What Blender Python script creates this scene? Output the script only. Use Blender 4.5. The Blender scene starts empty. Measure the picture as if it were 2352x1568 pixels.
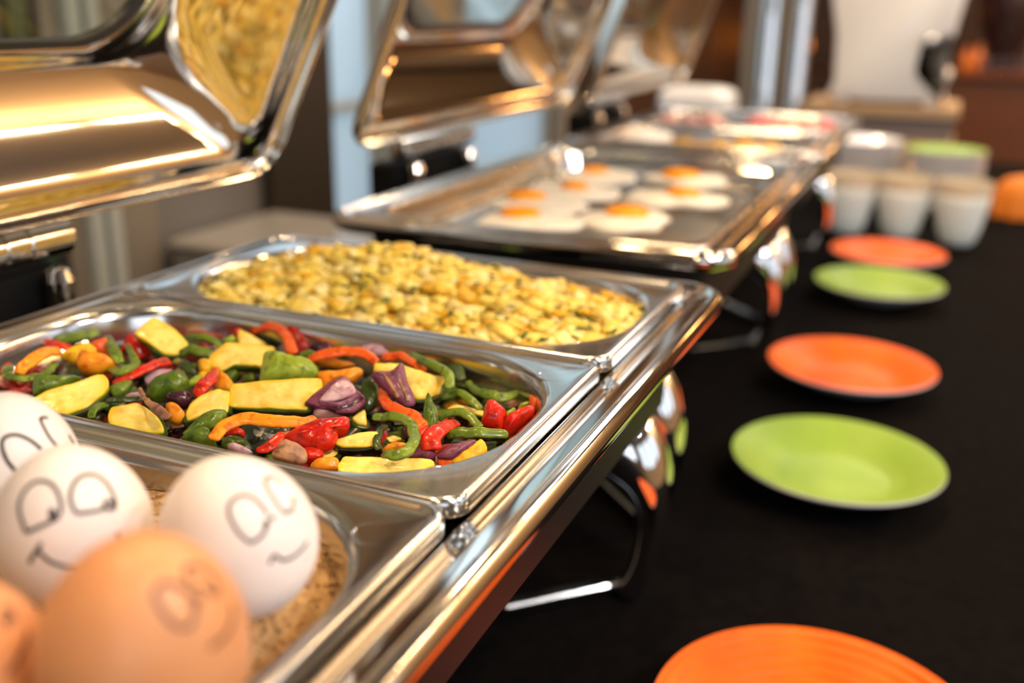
import bpy, bmesh, math, random
import numpy as np
from mathutils import Vector, Matrix, noise
from mathutils.bvhtree import BVHTree

random.seed(7)
rng = np.random.default_rng(7)
SC = bpy.context.scene
COL = SC.collection
ZP = 0.995            # height of the food pans' rims above the floor; all z below are relative to it
TZ = -0.245           # table top (0.75 m above the floor)
W, H = 2352, 1568

# ------------------------------------------------------------------ camera
CAM = np.array([0.147465, -0.648482, 0.175085]); ROT = (1.246973, -0.014878, 0.408328); FPX = 2279.23
cd = bpy.data.cameras.new('camera'); cam = bpy.data.objects.new('camera', cd); COL.objects.link(cam)
cam.location = (CAM[0], CAM[1], CAM[2] + ZP); cam.rotation_euler = ROT
cd.sensor_width = 36.0; cd.lens = FPX / W * 36.0; cd.clip_start = 0.02; cd.clip_end = 60
cd.dof.use_dof = True; cd.dof.focus_distance = 0.445; cd.dof.aperture_fstop = 4.0
SC.camera = cam

# ------------------------------------------------------------------ world, lights, exposure
w = bpy.data.worlds.new('world'); SC.world = w; w.use_nodes = True
w.node_tree.nodes['Background'].inputs[0].default_value = (0.75, 0.85, 1.0, 1)
w.node_tree.nodes['Background'].inputs[1].default_value = 0.6

def area(name, loc, target, sx, sy, power, color, shape='RECTANGLE'):
    l = bpy.data.lights.new(name, 'AREA'); l.shape = shape; l.size = sx; l.size_y = sy; l.energy = power; l.color = color
    o = bpy.data.objects.new(name, l); COL.objects.link(o)
    o.location = (loc[0], loc[1], loc[2] + ZP)
    d = Vector(target) - Vector(loc); o.rotation_euler = d.to_track_quat('-Z', 'Y').to_euler()
    return o
WARM = (1.0, 0.66, 0.34); COOL = (0.86, 0.93, 1.0)
# daylight standing in the three windows of the right-hand wall
for i, y in enumerate((-1.35, 0.15, 1.65)):
    area('window_daylight', (3.18, y, 0.62), (0, y, 0.25), 1.1, 1.5, 4.5, COOL)
# daylight behind the narrow panes of the left wall
area('pane_daylight', (-1.25, 1.265, 0.45), (0, 1.265, 0.3), 0.24, 2.2, 2.6, (0.88, 0.94, 1.0))
area('pane_daylight', (-1.25, 1.36, 1.0), (0, 1.36, 0.9), 0.86, 1.15, 11, (0.88, 0.94, 1.0))
area('pane_daylight', (-1.25, 2.15, 0.45), (0, 2.15, 0.3), 0.6, 2.2, 3.2, (0.84, 0.92, 1.0))
# daylight in the window of the wall behind the camera
area('window_daylight', (1.5, -3.12, 0.55), (0.6, 0, 0.1), 1.9, 1.4, 12, COOL)
# unseen cool ceiling panels, added so the pan flanges reflect grey-blue
PANELS = [(-0.35, 3.1), (0.75, 3.1)]
for x, y in PANELS:
    area('added_panel_light', (x, y, 1.77), (x, y, 0), 0.9, 0.9, 11, (0.90, 0.95, 1.0))
# unseen amber pendants, added over the back counter to gild the dish rims
AMBERS = [(-0.25, 4.8), (0.2, 4.8), (0.65, 4.8), (1.1, 4.8), (1.55, 4.8)]
for x, y in AMBERS:
    area('added_amber_light', (x, y, 0.60), (x - .1, y - 1.2, 0.1), 0.13, 0.13, 3.2, (1.0, 0.50, 0.16), 'DISK')
# recessed lamps of the ceiling
LAMPS = [(-0.55, -0.55), (-0.35, 0.55), (-0.15, 1.7), (0.9, -0.6), (1.0, 0.8), (1.0, 2.4), (-0.5, 3.2), (1.2, 4.2), (0.1, -2.0)]
for x, y in LAMPS:
    area('ceiling_lamp_light', (x, y, 1.78), (x, y, 0), 0.13, 0.13, 11, WARM, 'DISK')
# unseen warm lights added along the far right-hand wall, for golden lid reflections
for y in (2.75, 3.6, 4.45, 5.3):
    area('added_wall_light', (2.95, y, 1.74), (3.25, y, 0.1), 0.6, 0.06, 28, (1.0, 0.73, 0.44))
# two neutral pendant lamps over the guests' side of the buffet
PENDANTS = [(1.15, -0.75), (1.35, -0.15)]
for x, y in PENDANTS:
    area('pendant_light', (x, y, 1.115), (x - .45, y + .25, 0), 0.19, 0.19, 11.5, (1.0, 0.965, 0.95), 'DISK')
vs = SC.view_settings
vs.view_transform = 'Standard'; vs.look = 'None'; vs.gamma = 1.0; vs.use_curve_mapping = False; vs.exposure = 0.38
SC.cycles.sample_clamp_indirect = 6.0
SC.cycles.use_denoising = True
SC.cycles.max_bounces = 10; SC.cycles.glossy_bounces = 6

# ------------------------------------------------------------------ helpers
def tag(o, label=None, cat=None, group=None, kind=None):
    if label: o['label'] = label
    if cat: o['category'] = cat
    if group: o['group'] = group
    if kind: o['kind'] = kind
    return o
def thing(name, label, cat, loc=(0, 0, 0), group=None):
    o = bpy.data.objects.new(name, None); COL.objects.link(o); o.empty_display_size = 0.02
    o.location = (loc[0], loc[1], loc[2] + ZP)
    o['base'] = loc
    return tag(o, label, cat, group)
class MB:
    def __init__(self): self.v = []; self.f = []; self.m = []; self.n = 0
    def add(self, v, f, mi=0):
        v = np.asarray(v, float).reshape(-1, 3)
        self.v.append(v); self.f += [tuple(int(i) + self.n for i in q) for q in f]; self.m += [mi] * len(f); self.n += len(v); return self
    def loft(self, rings, mi=0, cap0=False, cap1=False, closed=True):
        k = len(rings[0]); f = []; m = k if closed else k - 1
        for r in range(len(rings) - 1):
            for i in range(m):
                j = (i + 1) % k
                f.append((r * k + i, r * k + j, (r + 1) * k + j, (r + 1) * k + i))
        if cap0: f.append(tuple(range(k))[::-1])
        if cap1: f.append(tuple((len(rings) - 1) * k + i for i in range(k)))
        return self.add(np.concatenate([np.asarray(r, float) for r in rings]), f, mi)
    def box(self, a, b, mi=0, bev=0.0):
        a = np.minimum(a, b); b2 = np.maximum(a, b); c = (a + b2) / 2; h = (b2 - a) / 2
        bev = min(bev, h.min() * 0.9)
        if bev <= 0:
            bev = 0
            return self.loft([rrect(c[0], c[1], h[0], h[1], 0, z, 1) for z in (a[2], b2[2])], mi, True, True)
        r = []
        for z, ins in ((a[2], bev), (a[2] + bev, 0), (b2[2] - bev, 0), (b2[2], bev)):
            r.append(rrect(c[0], c[1], h[0] - ins, h[1] - ins, max(bev - ins * 0.5, 1e-5), z, 3))
        return self.loft(r, mi, True, True)
    def lathe(self, prof, seg=40, c=(0, 0, 0), mi=0, cap0=False, cap1=False):
        t = np.arange(seg) * 2 * np.pi / seg
        return self.loft([np.stack([c[0] + r * np.cos(t), c[1] + r * np.sin(t), np.full(seg, c[2] + z)], 1) for r, z in prof], mi, cap0, cap1)
    def tube(self, pts, rad, seg=10, mi=0, flat=None, up=None, caps=True, closed=False):
        """swept ellipse: rad is a number or a list; flat scales the half-axis along `up`"""
        P = np.asarray(pts, float); n = len(P)
        R = np.full(n, rad) if np.isscalar(rad) else np.asarray(rad, float)
        T = np.gradient(P, axis=0)
        if closed: T = np.roll(P, -1, 0) - np.roll(P, 1, 0)
        T /= np.linalg.norm(T, axis=1)[:, None] + 1e-12
        u = np.array(up if up is not None else (0, 0, 1.0), float)
        t = np.arange(seg) * 2 * np.pi / seg; rings = []
        for i in range(n):
            a = np.cross(T[i], u); la = np.linalg.norm(a)
            if la < 1e-4: a = np.cross(T[i], (0.3, 1, 0.1)); la = np.linalg.norm(a)
            a /= la; b = np.cross(a, T[i])
            fl = 1.0 if flat is None else flat
            rings.append(P[i] + R[i] * (np.outer(np.cos(t), a) + fl * np.outer(np.sin(t), b)))
        if closed:
            rings.append(rings[0]); return self.loft(rings, mi)
        return self.loft(rings, mi, caps, caps)
    def obj(self, name, mats, parent=None, smooth=True, loc=None, angle=0.6):
        me = bpy.data.meshes.new(name)
        V = np.concatenate(self.v) if self.v else np.zeros((0, 3))
        base = np.array(loc if loc is not None else (parent['base'] if parent is not None else (0, 0, 0)), float)
        me.from_pydata((V - base).tolist(), [], self.f)
        if not isinstance(mats, (list, tuple)): mats = [mats]
        for m in mats: me.materials.append(m)
        me.polygons.foreach_set('material_index', self.m)
        bm = bmesh.new(); bm.from_mesh(me); bmesh.ops.recalc_face_normals(bm, faces=bm.faces); bm.to_mesh(me); bm.free()
        if smooth:
            me.polygons.foreach_set('use_smooth', [True] * len(me.polygons))
            me.set_sharp_from_angle(angle=angle)
        o = bpy.data.objects.new(name, me); COL.objects.link(o)
        if parent is not None:
            o.parent = parent
        else:
            o.location = (base[0], base[1], base[2] + ZP)
        o['base'] = tuple(base)
        return o
def rrect(cx, cy, hx, hy, r, z, n=8):
    r = max(min(r, hx, hy), 1e-6); p = []
    for qx, qy, a0 in ((1, 1, 0), (-1, 1, 90), (-1, -1, 180), (1, -1, 270)):
        for i in range(n + 1):
            a = math.radians(a0 + 90 * i / n)
            p.append((cx + qx * (hx - r) + r * math.cos(a), cy + qy * (hy - r) + r * math.sin(a), z))
    return np.array(p)
def part(name, mb, mats, parent, smooth=True, angle=0.6): return mb.obj(name, mats, parent, smooth, None, angle)
def copy_tree(o, parent=None, dloc=(0, 0, 0)):
    c = o.copy(); COL.objects.link(c); c.parent = parent
    if parent is None: c.location = Vector(o.location) + Vector(dloc)
    for ch in [x for x in bpy.data.objects if x.parent == o]: copy_tree(ch, c)
    return c
def cr(pts, n=8, closed=False):
    """Catmull-Rom through pts"""
    P = np.asarray(pts, float); k = len(P); out = []
    for i in range(k if closed else k - 1):
        if closed: a, b, c, d = P[(i - 1) % k], P[i], P[(i + 1) % k], P[(i + 2) % k]
        else: a, b, c, d = P[max(i - 1, 0)], P[i], P[i + 1], P[min(i + 2, k - 1)]
        for j in range(n):
            t = j / n
            out.append(0.5 * (2 * b + (c - a) * t + (2 * a - 5 * b + 4 * c - d) * t * t + (3 * b - 3 * c + d - a) * t ** 3))
    if not closed: out.append(P[-1])
    return np.array(out)
def _R():
    rx, ry, rz = ROT
    return np.array(Matrix.Rotation(rz, 3, 'Z') @ Matrix.Rotation(ry, 3, 'Y') @ Matrix.Rotation(rx, 3, 'X'))
RM = _R()
def ray(u, v): return RM @ np.array([(u - W / 2) / FPX, (H / 2 - v) / FPX, -1.0])
def onplane(u, v, pt, n):
    d = ray(u, v); t = np.dot(np.asarray(pt) - CAM, n) / np.dot(d, n); return CAM + t * d
def onz(u, v, z): return onplane(u, v, (0, 0, z), np.array([0, 0, 1.0]))

# ------------------------------------------------------------------ materials
def mat(name, col, rough=0.5, metal=0.0, var=None, scale=40.0, bump=0.0, bscale=80.0, spec=0.5, coat=0.0, sss=0.0, trans=0.0, detail=3.0, stretch=None, char=None):
    m = bpy.data.materials.new(name); m.use_nodes = True
    nt = m.node_tree; b = nt.nodes['Principled BSDF']
    b.inputs['Base Color'].default_value = (*col, 1); b.inputs['Roughness'].default_value = rough
    b.inputs['Metallic'].default_value = metal; b.inputs['Specular IOR Level'].default_value = spec
    b.inputs['Coat Weight'].default_value = coat; b.inputs['Coat Roughness'].default_value = 0.08
    if sss: b.inputs['Subsurface Weight'].default_value = sss; b.inputs['Subsurface Scale'].default_value = 0.004
    if trans: b.inputs['Transmission Weight'].default_value = trans
    tc = nt.nodes.new('ShaderNodeTexCoord'); src = tc.outputs['Object']
    if stretch:
        mp = nt.nodes.new('ShaderNodeMapping'); mp.inputs['Scale'].default_value = stretch
        nt.links.new(src, mp.inputs['Vector']); src = mp.outputs['Vector']
    if var is not None:
        n = nt.nodes.new('ShaderNodeTexNoise'); n.inputs['Scale'].default_value = scale; n.inputs['Detail'].default_value = detail
        r = nt.nodes.new('ShaderNodeValToRGB'); r.color_ramp.elements[0].position = 0.32; r.color_ramp.elements[1].position = 0.68
        r.color_ramp.elements[0].color = (*col, 1); r.color_ramp.elements[1].color = (*var, 1)
        nt.links.new(src, n.inputs['Vector']); nt.links.new(n.outputs['Fac'], r.inputs['Fac']); nt.links.new(r.outputs['Color'], b.inputs['Base Color'])
    if char is not None:
        n3 = nt.nodes.new('ShaderNodeTexNoise'); n3.inputs['Scale'].default_value = 210; n3.inputs['Detail'].default_value = 5
        r3 = nt.nodes.new('ShaderNodeValToRGB'); r3.color_ramp.elements[0].position = 0.50; r3.color_ramp.elements[1].position = 0.66
        r3.color_ramp.elements[0].color = (0, 0, 0, 1); r3.color_ramp.elements[1].color = (0.8, 0.8, 0.8, 1)
        mx3 = nt.nodes.new('ShaderNodeMix'); mx3.data_type = 'RGBA'; mx3.inputs[7].default_value = (*char, 1); mx3.inputs[6].default_value = (*col, 1)
        src3 = b.inputs['Base Color'].links[0].from_socket if b.inputs['Base Color'].links else None
        nt.links.new(src, n3.inputs['Vector']); nt.links.new(n3.outputs['Fac'], r3.inputs['Fac']); nt.links.new(r3.outputs['Color'], mx3.inputs[0])
        if src3: nt.links.new(src3, mx3.inputs[6])
        nt.links.new(mx3.outputs[2], b.inputs['Base Color'])
    if bump:
        n2 = nt.nodes.new('ShaderNodeTexNoise'); n2.inputs['Scale'].default_value = bscale; n2.inputs['Detail'].default_value = 4
        bp = nt.nodes.new('ShaderNodeBump'); bp.inputs['Strength'].default_value = bump; bp.inputs['Distance'].default_value = 0.002
        nt.links.new(src, n2.inputs['Vector']); nt.links.new(n2.outputs['Fac'], bp.inputs['Height']); nt.links.new(bp.outputs['Normal'], b.inputs['Normal'])
    return m
def emis(name, col, s):
    m = bpy.data.materials.new(name); m.use_nodes = True; nt = m.node_tree
    b = nt.nodes['Principled BSDF']; b.inputs['Base Color'].default_value = (*col, 1)
    b.inputs['Emission Color'].default_value = (*col, 1); b.inputs['Emission Strength'].default_value = s
    return m
def glassmat(name, tint=(1, 1, 1), refl=0.12):
    m = bpy.data.materials.new(name); m.use_nodes = True; nt = m.node_tree; nt.nodes.remove(nt.nodes['Principled BSDF'])
    t = nt.nodes.new('ShaderNodeBsdfTransparent'); t.inputs[0].default_value = (*tint, 1)
    g = nt.nodes.new('ShaderNodeBsdfGlossy'); g.inputs['Roughness'].default_value = 0.02
    mx = nt.nodes.new('ShaderNodeMixShader'); lw = nt.nodes.new('ShaderNodeLayerWeight'); lw.inputs[0].default_value = 0.5
    pw = nt.nodes.new('ShaderNodeMath'); pw.operation = 'POWER'; pw.inputs[1].default_value = 4.0
    ma = nt.nodes.new('ShaderNodeMath'); ma.operation = 'MULTIPLY_ADD'; ma.inputs[1].default_value = 0.7; ma.inputs[2].default_value = refl * 0.4
    nt.links.new(lw.outputs['Facing'], pw.inputs[0]); nt.links.new(pw.outputs[0], ma.inputs[0]); nt.links.new(ma.outputs[0], mx.inputs[0]); nt.links.new(t.outputs[0], mx.inputs[1]); nt.links.new(g.outputs[0], mx.inputs[2])
    nt.links.new(mx.outputs[0], nt.nodes['Material Output'].inputs[0]); return m
STEEL = mat('polished_steel', (0.66, 0.63, 0.59), 0.09, 1.0)
LIDM = mat('mirror_steel', (0.70, 0.64, 0.56), 0.06, 1.0)
PANM = mat('satin_steel', (0.62, 0.62, 0.62), 0.17, 1.0)
DARKST = mat('dark_steel', (0.012, 0.011, 0.011), 0.5, 0.0, spec=0.15)  # the water pan's dark reflection of the cloth is put into this black
CHROME = mat('chrome', (0.80, 0.81, 0.83), 0.04, 1.0)
BLACKR = mat('black_rubber', (0.012, 0.012, 0.013), 0.45)
HINGEBLK = mat('matt_black', (0.006, 0.006, 0.006), 0.7, spec=0.08)
LGLASS = glassmat('lid_glass', (0.86, 0.9, 0.88), 0.10)
CLOTH = mat('black_cloth', (0.0030, 0.0025, 0.0028), 0.9, 0, (0.0052, 0.0042, 0.0042), 90, bump=0.25, bscale=900, spec=0.03)
INK = mat('black_ink', (0.012, 0.009, 0.010), 0.5)
INKB = mat('brown_ink', (0.10, 0.035, 0.020), 0.55)
EGGW = mat('white_eggshell', (0.79, 0.735, 0.735), 0.42, 0, (0.83, 0.785, 0.785), 60, bump=0.03, bscale=900, sss=0.15)
EGGB = mat('brown_eggshell', (0.62, 0.27, 0.11), 0.42, 0, (0.70, 0.33, 0.15), 40, bump=0.03, bscale=900, sss=0.1)
def colour_attr_mat(name, c0, c1, rough, nvar, scale, coat=0.0, spec=0.5):
    """c0 (attribute 0, middle) to c1 (attribute 1, rim) with seedy mottling nvar"""
    m = mat(name, c0, rough, spec=spec, coat=coat, bump=0.2, bscale=250); nt = m.node_tree; b = nt.nodes['Principled BSDF']
    at = nt.nodes.new('ShaderNodeAttribute'); at.attribute_name = 'rim'
    r = nt.nodes.new('ShaderNodeValToRGB'); r.color_ramp.elements[0].color = (*c0, 1); r.color_ramp.elements[1].color = (*c1, 1)
    r.color_ramp.elements[0].position = 0.35; r.color_ramp.elements[1].position = 1.0
    tc = nt.nodes.new('ShaderNodeTexCoord'); n = nt.nodes.new('ShaderNodeTexNoise'); n.inputs['Scale'].default_value = scale; n.inputs['Detail'].default_value = 2
    r2 = nt.nodes.new('ShaderNodeValToRGB'); r2.color_ramp.elements[0].position = 0.46; r2.color_ramp.elements[1].position = 0.66; n.inputs['Detail'].default_value = 4
    r2.color_ramp.elements[0].color = (0, 0, 0, 1); r2.color_ramp.elements[1].color = (0.75, 0.75, 0.75, 1)
    mx = nt.nodes.new('ShaderNodeMix'); mx.data_type = 'RGBA'; mx.inputs[7].default_value = (*nvar, 1)
    nt.links.new(at.outputs['Fac'], r.inputs['Fac']); nt.links.new(tc.outputs['Object'], n.inputs['Vector']); nt.links.new(n.outputs['Fac'], r2.inputs['Fac'])
    nt.links.new(r2.outputs['Color'], mx.inputs[0]); nt.links.new(r.outputs['Color'], mx.inputs[6]); nt.links.new(mx.outputs[2], b.inputs['Base Color'])
    return m
ZFLESH = colour_attr_mat('zucchini_flesh', (0.90, 0.72, 0.18), (0.80, 0.56, 0.008), 0.36, (0.80, 0.46, 0.02), 150, 0.2)
VEG = {
 'red': mat('red_pepper_skin', (0.50, 0.005, 0.003), 0.29, 0, (0.72, 0.035, 0.006), 90, 0.18, 120, spec=0.3, coat=0.17, sss=0.05, char=(0.16, 0.004, 0.002)),
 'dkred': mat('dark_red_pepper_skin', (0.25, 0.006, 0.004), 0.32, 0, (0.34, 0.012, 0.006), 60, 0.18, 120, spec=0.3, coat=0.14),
 'redor': mat('orange_red_pepper', (0.72, 0.075, 0.006), 0.32, 0, (0.78, 0.15, 0.01), 90, 0.18, 140, spec=0.3, coat=0.10, char=(0.45, 0.02, 0.004)),
 'orange': mat('orange_pepper', (0.80, 0.24, 0.008), 0.33, 0, (0.84, 0.36, 0.012), 80, 0.18, 140, spec=0.3, coat=0.10, char=(0.55, 0.075, 0.004)),
 'yellow': mat('yellow_pepper', (0.82, 0.50, 0.015), 0.35, 0, (0.80, 0.40, 0.015), 80, 0.18, 140, spec=0.3, coat=0.10, char=(0.62, 0.22, 0.01)),
 'green': mat('green_pepper', (0.055, 0.115, 0.008), 0.31, 0, (0.19, 0.27, 0.018), 95, 0.2, 120, spec=0.3, coat=0.16, char=(0.020, 0.045, 0.006)),
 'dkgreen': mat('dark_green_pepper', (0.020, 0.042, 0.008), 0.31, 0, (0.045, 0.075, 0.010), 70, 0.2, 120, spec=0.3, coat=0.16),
 'ltgreen': mat('light_green_pepper', (0.22, 0.33, 0.018), 0.33, 0, (0.44, 0.50, 0.05), 95, 0.2, 120, spec=0.3, coat=0.16, char=(0.10, 0.16, 0.012)),
 'skin': mat('zucchini_skin', (0.035, 0.085, 0.010), 0.32, 0, (0.012, 0.028, 0.008), 90, coat=0.14),
 'dkskin': mat('dark_zucchini_skin', (0.006, 0.012, 0.006), 0.29, 0, (0.014, 0.022, 0.010), 90, coat=0.14),
 'onionp': mat('purple_onion_skin', (0.14, 0.018, 0.055), 0.35, 0, (0.24, 0.06, 0.12), 120, 0.1, 200, coat=0.10, stretch=(1, 4, 1), char=(0.045, 0.012, 0.02)),
 'onionl': mat('pale_onion_flesh', (0.62, 0.42, 0.46), 0.3, 0, (0.44, 0.20, 0.28), 90, 0.1, 200, coat=0.07, char=(0.26, 0.10, 0.12)),
 'onionb': mat('browned_onion', (0.48, 0.24, 0.10), 0.4, 0, (0.20, 0.08, 0.06), 110, 0.2, 200, char=(0.08, 0.03, 0.02)),
 'onionk': mat('dark_onion', (0.035, 0.010, 0.022), 0.2, 0, (0.10, 0.025, 0.05), 110, 0.1, 200, coat=0.17),
}

# ------------------------------------------------------------------ room shell
WALLP = mat('brown_wall_paint', (0.20, 0.145, 0.095), 0.7, 0, (0.18, 0.13, 0.085), 3)
TAN = mat('tan_panel', (0.21, 0.185, 0.15), 0.45, 0, (0.19, 0.165, 0.135), 4)
SLATE = mat('slate_grey_panel', (0.15, 0.15, 0.155), 0.40, 0, (0.135, 0.132, 0.135), 4)
BRONZE = mat('dark_bronze_panel', (0.022, 0.016, 0.011), 0.4)
GREENP = mat('deep_green_panel', (0.010, 0.045, 0.028), 0.5)
PALEP = mat('pale_grey_strip', (0.36, 0.39, 0.38), 0.4)
CEILM = mat('grey_ceiling_paint', (0.30, 0.295, 0.285), 0.8, 0, (0.285, 0.28, 0.27), 2)
BROWNW = mat('dark_brown_wood', (0.026, 0.010, 0.004), 0.5, 0, (0.048, 0.018, 0.006), 6, stretch=(1, 1, 6))
FLOORM = mat('dark_wood_floor', (0.07, 0.04, 0.022), 0.4, 0, (0.10, 0.055, 0.03), 5, stretch=(1, 8, 1))
COUNTERM = mat('chestnut_counter_wood', (0.115, 0.036, 0.010), 0.45, 0, (0.085, 0.026, 0.008), 6, stretch=(6, 6, 1))
WX0, WX1, WY0, WY1, ZF, ZC = -1.05, 3.25, -3.2, 6.6, -0.995, 1.80
def struct(name, mb, m, parent=None, smooth=False):
    o = mb.obj(name, m, parent, smooth)
    if parent is None: o['kind'] = 'structure'
    return o
fl = MB()
fl.box((WX0 - .2, WY0 - .2, ZF - .1), (WX1 + .2, WY1 + .2, ZF)); floor = struct('floor', fl, FLOORM)
c_ = MB(); c_.box((WX0 - .2, WY0 - .2, ZC), (WX1 + .2, WY1 + .2, ZC + .1)); struct('ceiling', c_, CEILM)
m_ = MB(); m_.box((WX0 - .2, WY1, ZF), (WX1 + .2, WY1 + .15, ZC)); struct('wall_back', m_, BROWNW)
m_ = MB(); m_.box((WX0 - .2, WY0 - .15, ZF), (.5, WY0, ZC)); m_.box((2.5, WY0 - .15, ZF), (WX1 + .2, WY0, ZC)); m_.box((.5, WY0 - .15, ZF), (2.5, WY0, -.2)); m_.box((.5, WY0 - .15, 1.3), (2.5, WY0, ZC)); struct('wall_front', m_, WALLP)
# right wall with three window openings
m_ = MB(); ys = [WY0, -1.95, -0.75, -0.45, 0.75, 1.05, 2.25, WY1]
for i in range(0, 8, 2): m_.box((WX1, ys[i], ZF), (WX1 + .12, ys[i + 1], ZC))
for i in (1, 3, 5):
    m_.box((WX1, ys[i], ZF), (WX1 + .12, ys[i + 1], -0.15)); m_.box((WX1, ys[i], 1.40), (WX1 + .12, ys[i + 1], ZC))
struct('wall_right', m_, mat('ochre_wall_paint', (0.50, 0.35, 0.20), 0.7, 0, (0.46, 0.32, 0.18), 3))
PGLASS = glassmat('window_glass', (0.95, 0.97, 0.97), 0.05)
FRAMEW = mat('white_window_frame', (0.62, 0.62, 0.60), 0.4)
for k, i in enumerate((1, 3, 5)):
    f = MB(); y0, y1 = ys[i], ys[i + 1]
    for a, b in (((y0, y0 + .05), (-.15, 1.40)), ((y1 - .05, y1), (-.15, 1.40)), ((y0, y1), (-.15, -.10)), ((y0, y1), (1.35, 1.40)), (((y0 + y1) / 2 - .02, (y0 + y1) / 2 + .02), (-.15, 1.40))):
        f.box((WX1 + .02, a[0], b[0]), (WX1 + .08, a[1], b[1]))
    fo = struct('window_%d' % (k + 1), f, FRAMEW)
    g = MB(); g.box((WX1 + .05, y0 + .04, -.11), (WX1 + .056, y1 - .04, 1.36)); struct('pane', g, PGLASS, fo)
f = MB()
for x in (.5, 1.48, 2.46): f.box((x, WY0 - .09, -.2), (x + .04, WY0 - .05, 1.3))
for z in (-.2, 1.26): f.box((.5, WY0 - .09, z), (2.5, WY0 - .05, z + .04))
fo = struct('window_6', f, FRAMEW)
g = MB(); g.box((.5, WY0 - .072, -.19), (2.5, WY0 - .067, 1.29)); struct('pane', g, PGLASS, fo)
# left wall: upright panels with their own depth, two tall panes
strips = [(-3.2, .22, 'TAN', 0), (.22, .365, 'SLATE', .01), (.365, .392, 'GREENP', .03), (.392, .425, 'BRONZE', .0), (.425, .455, 'TAN', .02), (.455, .482, 'PALEP', .035), (.482, .497, 'BRONZE', .0),
          (.497, .523, 'PALEP', .03), (.523, .62, 'TAN', .012), (.62, .912, 'SLATE', .004), (.912, 1.128, 'BRONZE', .03), (1.40, 1.46, 'PALEP', .02), (1.46, 1.80, 'SLATE', .01),
          (2.50, 2.62, 'TAN', .02), (2.62, 2.9, 'BRONZE', .01), (2.9, 4.6, 'BROWN', .0), (4.6, WY1, 'BROWN', .02)]
MM = dict(TAN=TAN, SLATE=SLATE, GREENP=GREENP, BRONZE=BRONZE, PALEP=PALEP, BROWN=BROWNW)
wl = MB(); wl.box((WX0 - .12, WY0, ZF), (WX0 - .02, .912, ZC))
for a, b in ((.912, 1.128), (1.40, 1.80)): wl.box((WX0 - .12, a, ZF), (WX0 - .02, b, .40)); wl.box((WX0 - .12, a, 1.60), (WX0 - .02, b, ZC))
wl.box((WX0 - .12, 2.50, ZF), (WX0 - .02, WY1, ZC))
for a, b in ((1.128, 1.40), (1.80, 2.50)): wl.box((WX0 - .12, a, ZF), (WX0 - .02, b, -.62)); wl.box((WX0 - .12, a, 1.60), (WX0 - .02, b, ZC))
wallL = struct('wall_left', wl, TAN)
for a, b, m, d in strips:
    s = MB(); s.box((WX0 - .02, a, ZF), (WX0 + d, b, .40 if .91 < a < 1.79 else ZC), 0, .003); struct('panel', s, MM[m], wallL)
for k, (a, b, zl) in enumerate(((1.128, 1.40, -.62), (1.80, 2.50, -.62), (.912, 1.128, .40), (1.40, 1.80, .40))):
    f = MB()
    for y0, y1, z0, z1 in ((a, a + .012, zl, 1.6), (b - .012, b, zl, 1.6), (a, b, zl, zl + .04), (a, b, 1.55, 1.6), (a, b, max(zl, -.045), max(zl, -.045) + .015)):
        f.box((WX0 - .07, y0, z0), (WX0 - .03, y1, z1))
    fo = struct('window_%d' % (4 + k if k < 2 else 5 + k), f, PALEP)
    g = MB(); g.box((WX0 - .05, a, zl + .02), (WX0 - .045, b, 1.58))
    FROST = mat('frosted_glass', (0.45, 0.58, 0.66), 0.3); FROST.node_tree.nodes['Principled BSDF'].inputs['Transmission Weight'].default_value = 0.0
    fm = bpy.data.materials.new('frosted_pane'); fm.use_nodes = True; nt = fm.node_tree; bs = nt.nodes['Principled BSDF']; bs.inputs['Base Color'].default_value = (0.42, 0.55, 0.64, 1)
    tl = nt.nodes.new('ShaderNodeBsdfTranslucent'); tl.inputs[0].default_value = (0.66, 0.74, 0.78, 1)
    mx = nt.nodes.new('ShaderNodeMixShader'); mx.inputs[0].default_value = 0.7
    nt.links.new(bs.outputs[0], mx.inputs[1]); nt.links.new(tl.outputs[0], mx.inputs[2]); nt.links.new(mx.outputs[0], nt.nodes['Material Output'].inputs[0])
    struct('pane', g, fm, fo)
t = thing('grey_cabinet', 'low grey cabinet with a glossy top against the panelled wall behind the lids', 'cabinet', (-.85, .77, ZF))
s = MB(); s.box((-1.035, .635, ZF), (-.69, .915, -.222), 0, .012); part('body', s, mat('grey_cabinet_paint', (0.24, 0.235, 0.235), 0.25, 0, (0.22, 0.215, 0.215), 3), t)
s = MB(); s.box((-1.036, .628, -.222), (-.683, .922, -.203), 0, .008); part('cabinet_top', s, mat('glossy_grey_top', (0.30, 0.30, 0.31), 0.12), t)
# recessed ceiling lamps (the fittings around the lights)
LAMPM = emis('lamp_diffuser', (1.0, 0.72, 0.40), 6.0); RIMM = mat('brushed_lamp_rim', (0.5, 0.48, 0.44), 0.3, 1.0)
lamp0 = None; WHITEL = mat('white_lamp_enamel', (0.7, 0.7, 0.68), 0.3); AMBL = emis('amber_shade', (1.0, 0.42, 0.07), 4.0)
for x, y in LAMPS:
    if lamp0 is None:
        t = thing('ceiling_lamp', 'round recessed lamp glowing warm in the grey ceiling', 'lamp', (x, y, 1.8), 'warm recessed lamps of the ceiling'); lamp0 = t
        b = MB(); b.lathe([(.085, 1.80), (.085, 1.792), (.078, 1.788), (.070, 1.790), (.070, 1.80)], 32, (x, y, 0)); part('lamp_rim', b, RIMM, t)
        b = MB(); b.lathe([(.070, 1.797), (.04, 1.796), (.001, 1.796)], 32, (x, y, 0), cap1=True); part('diffuser', b, LAMPM, t)
    else:
        copy_tree(lamp0, None, (x - LAMPS[0][0], y - LAMPS[0][1], 0))

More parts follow.
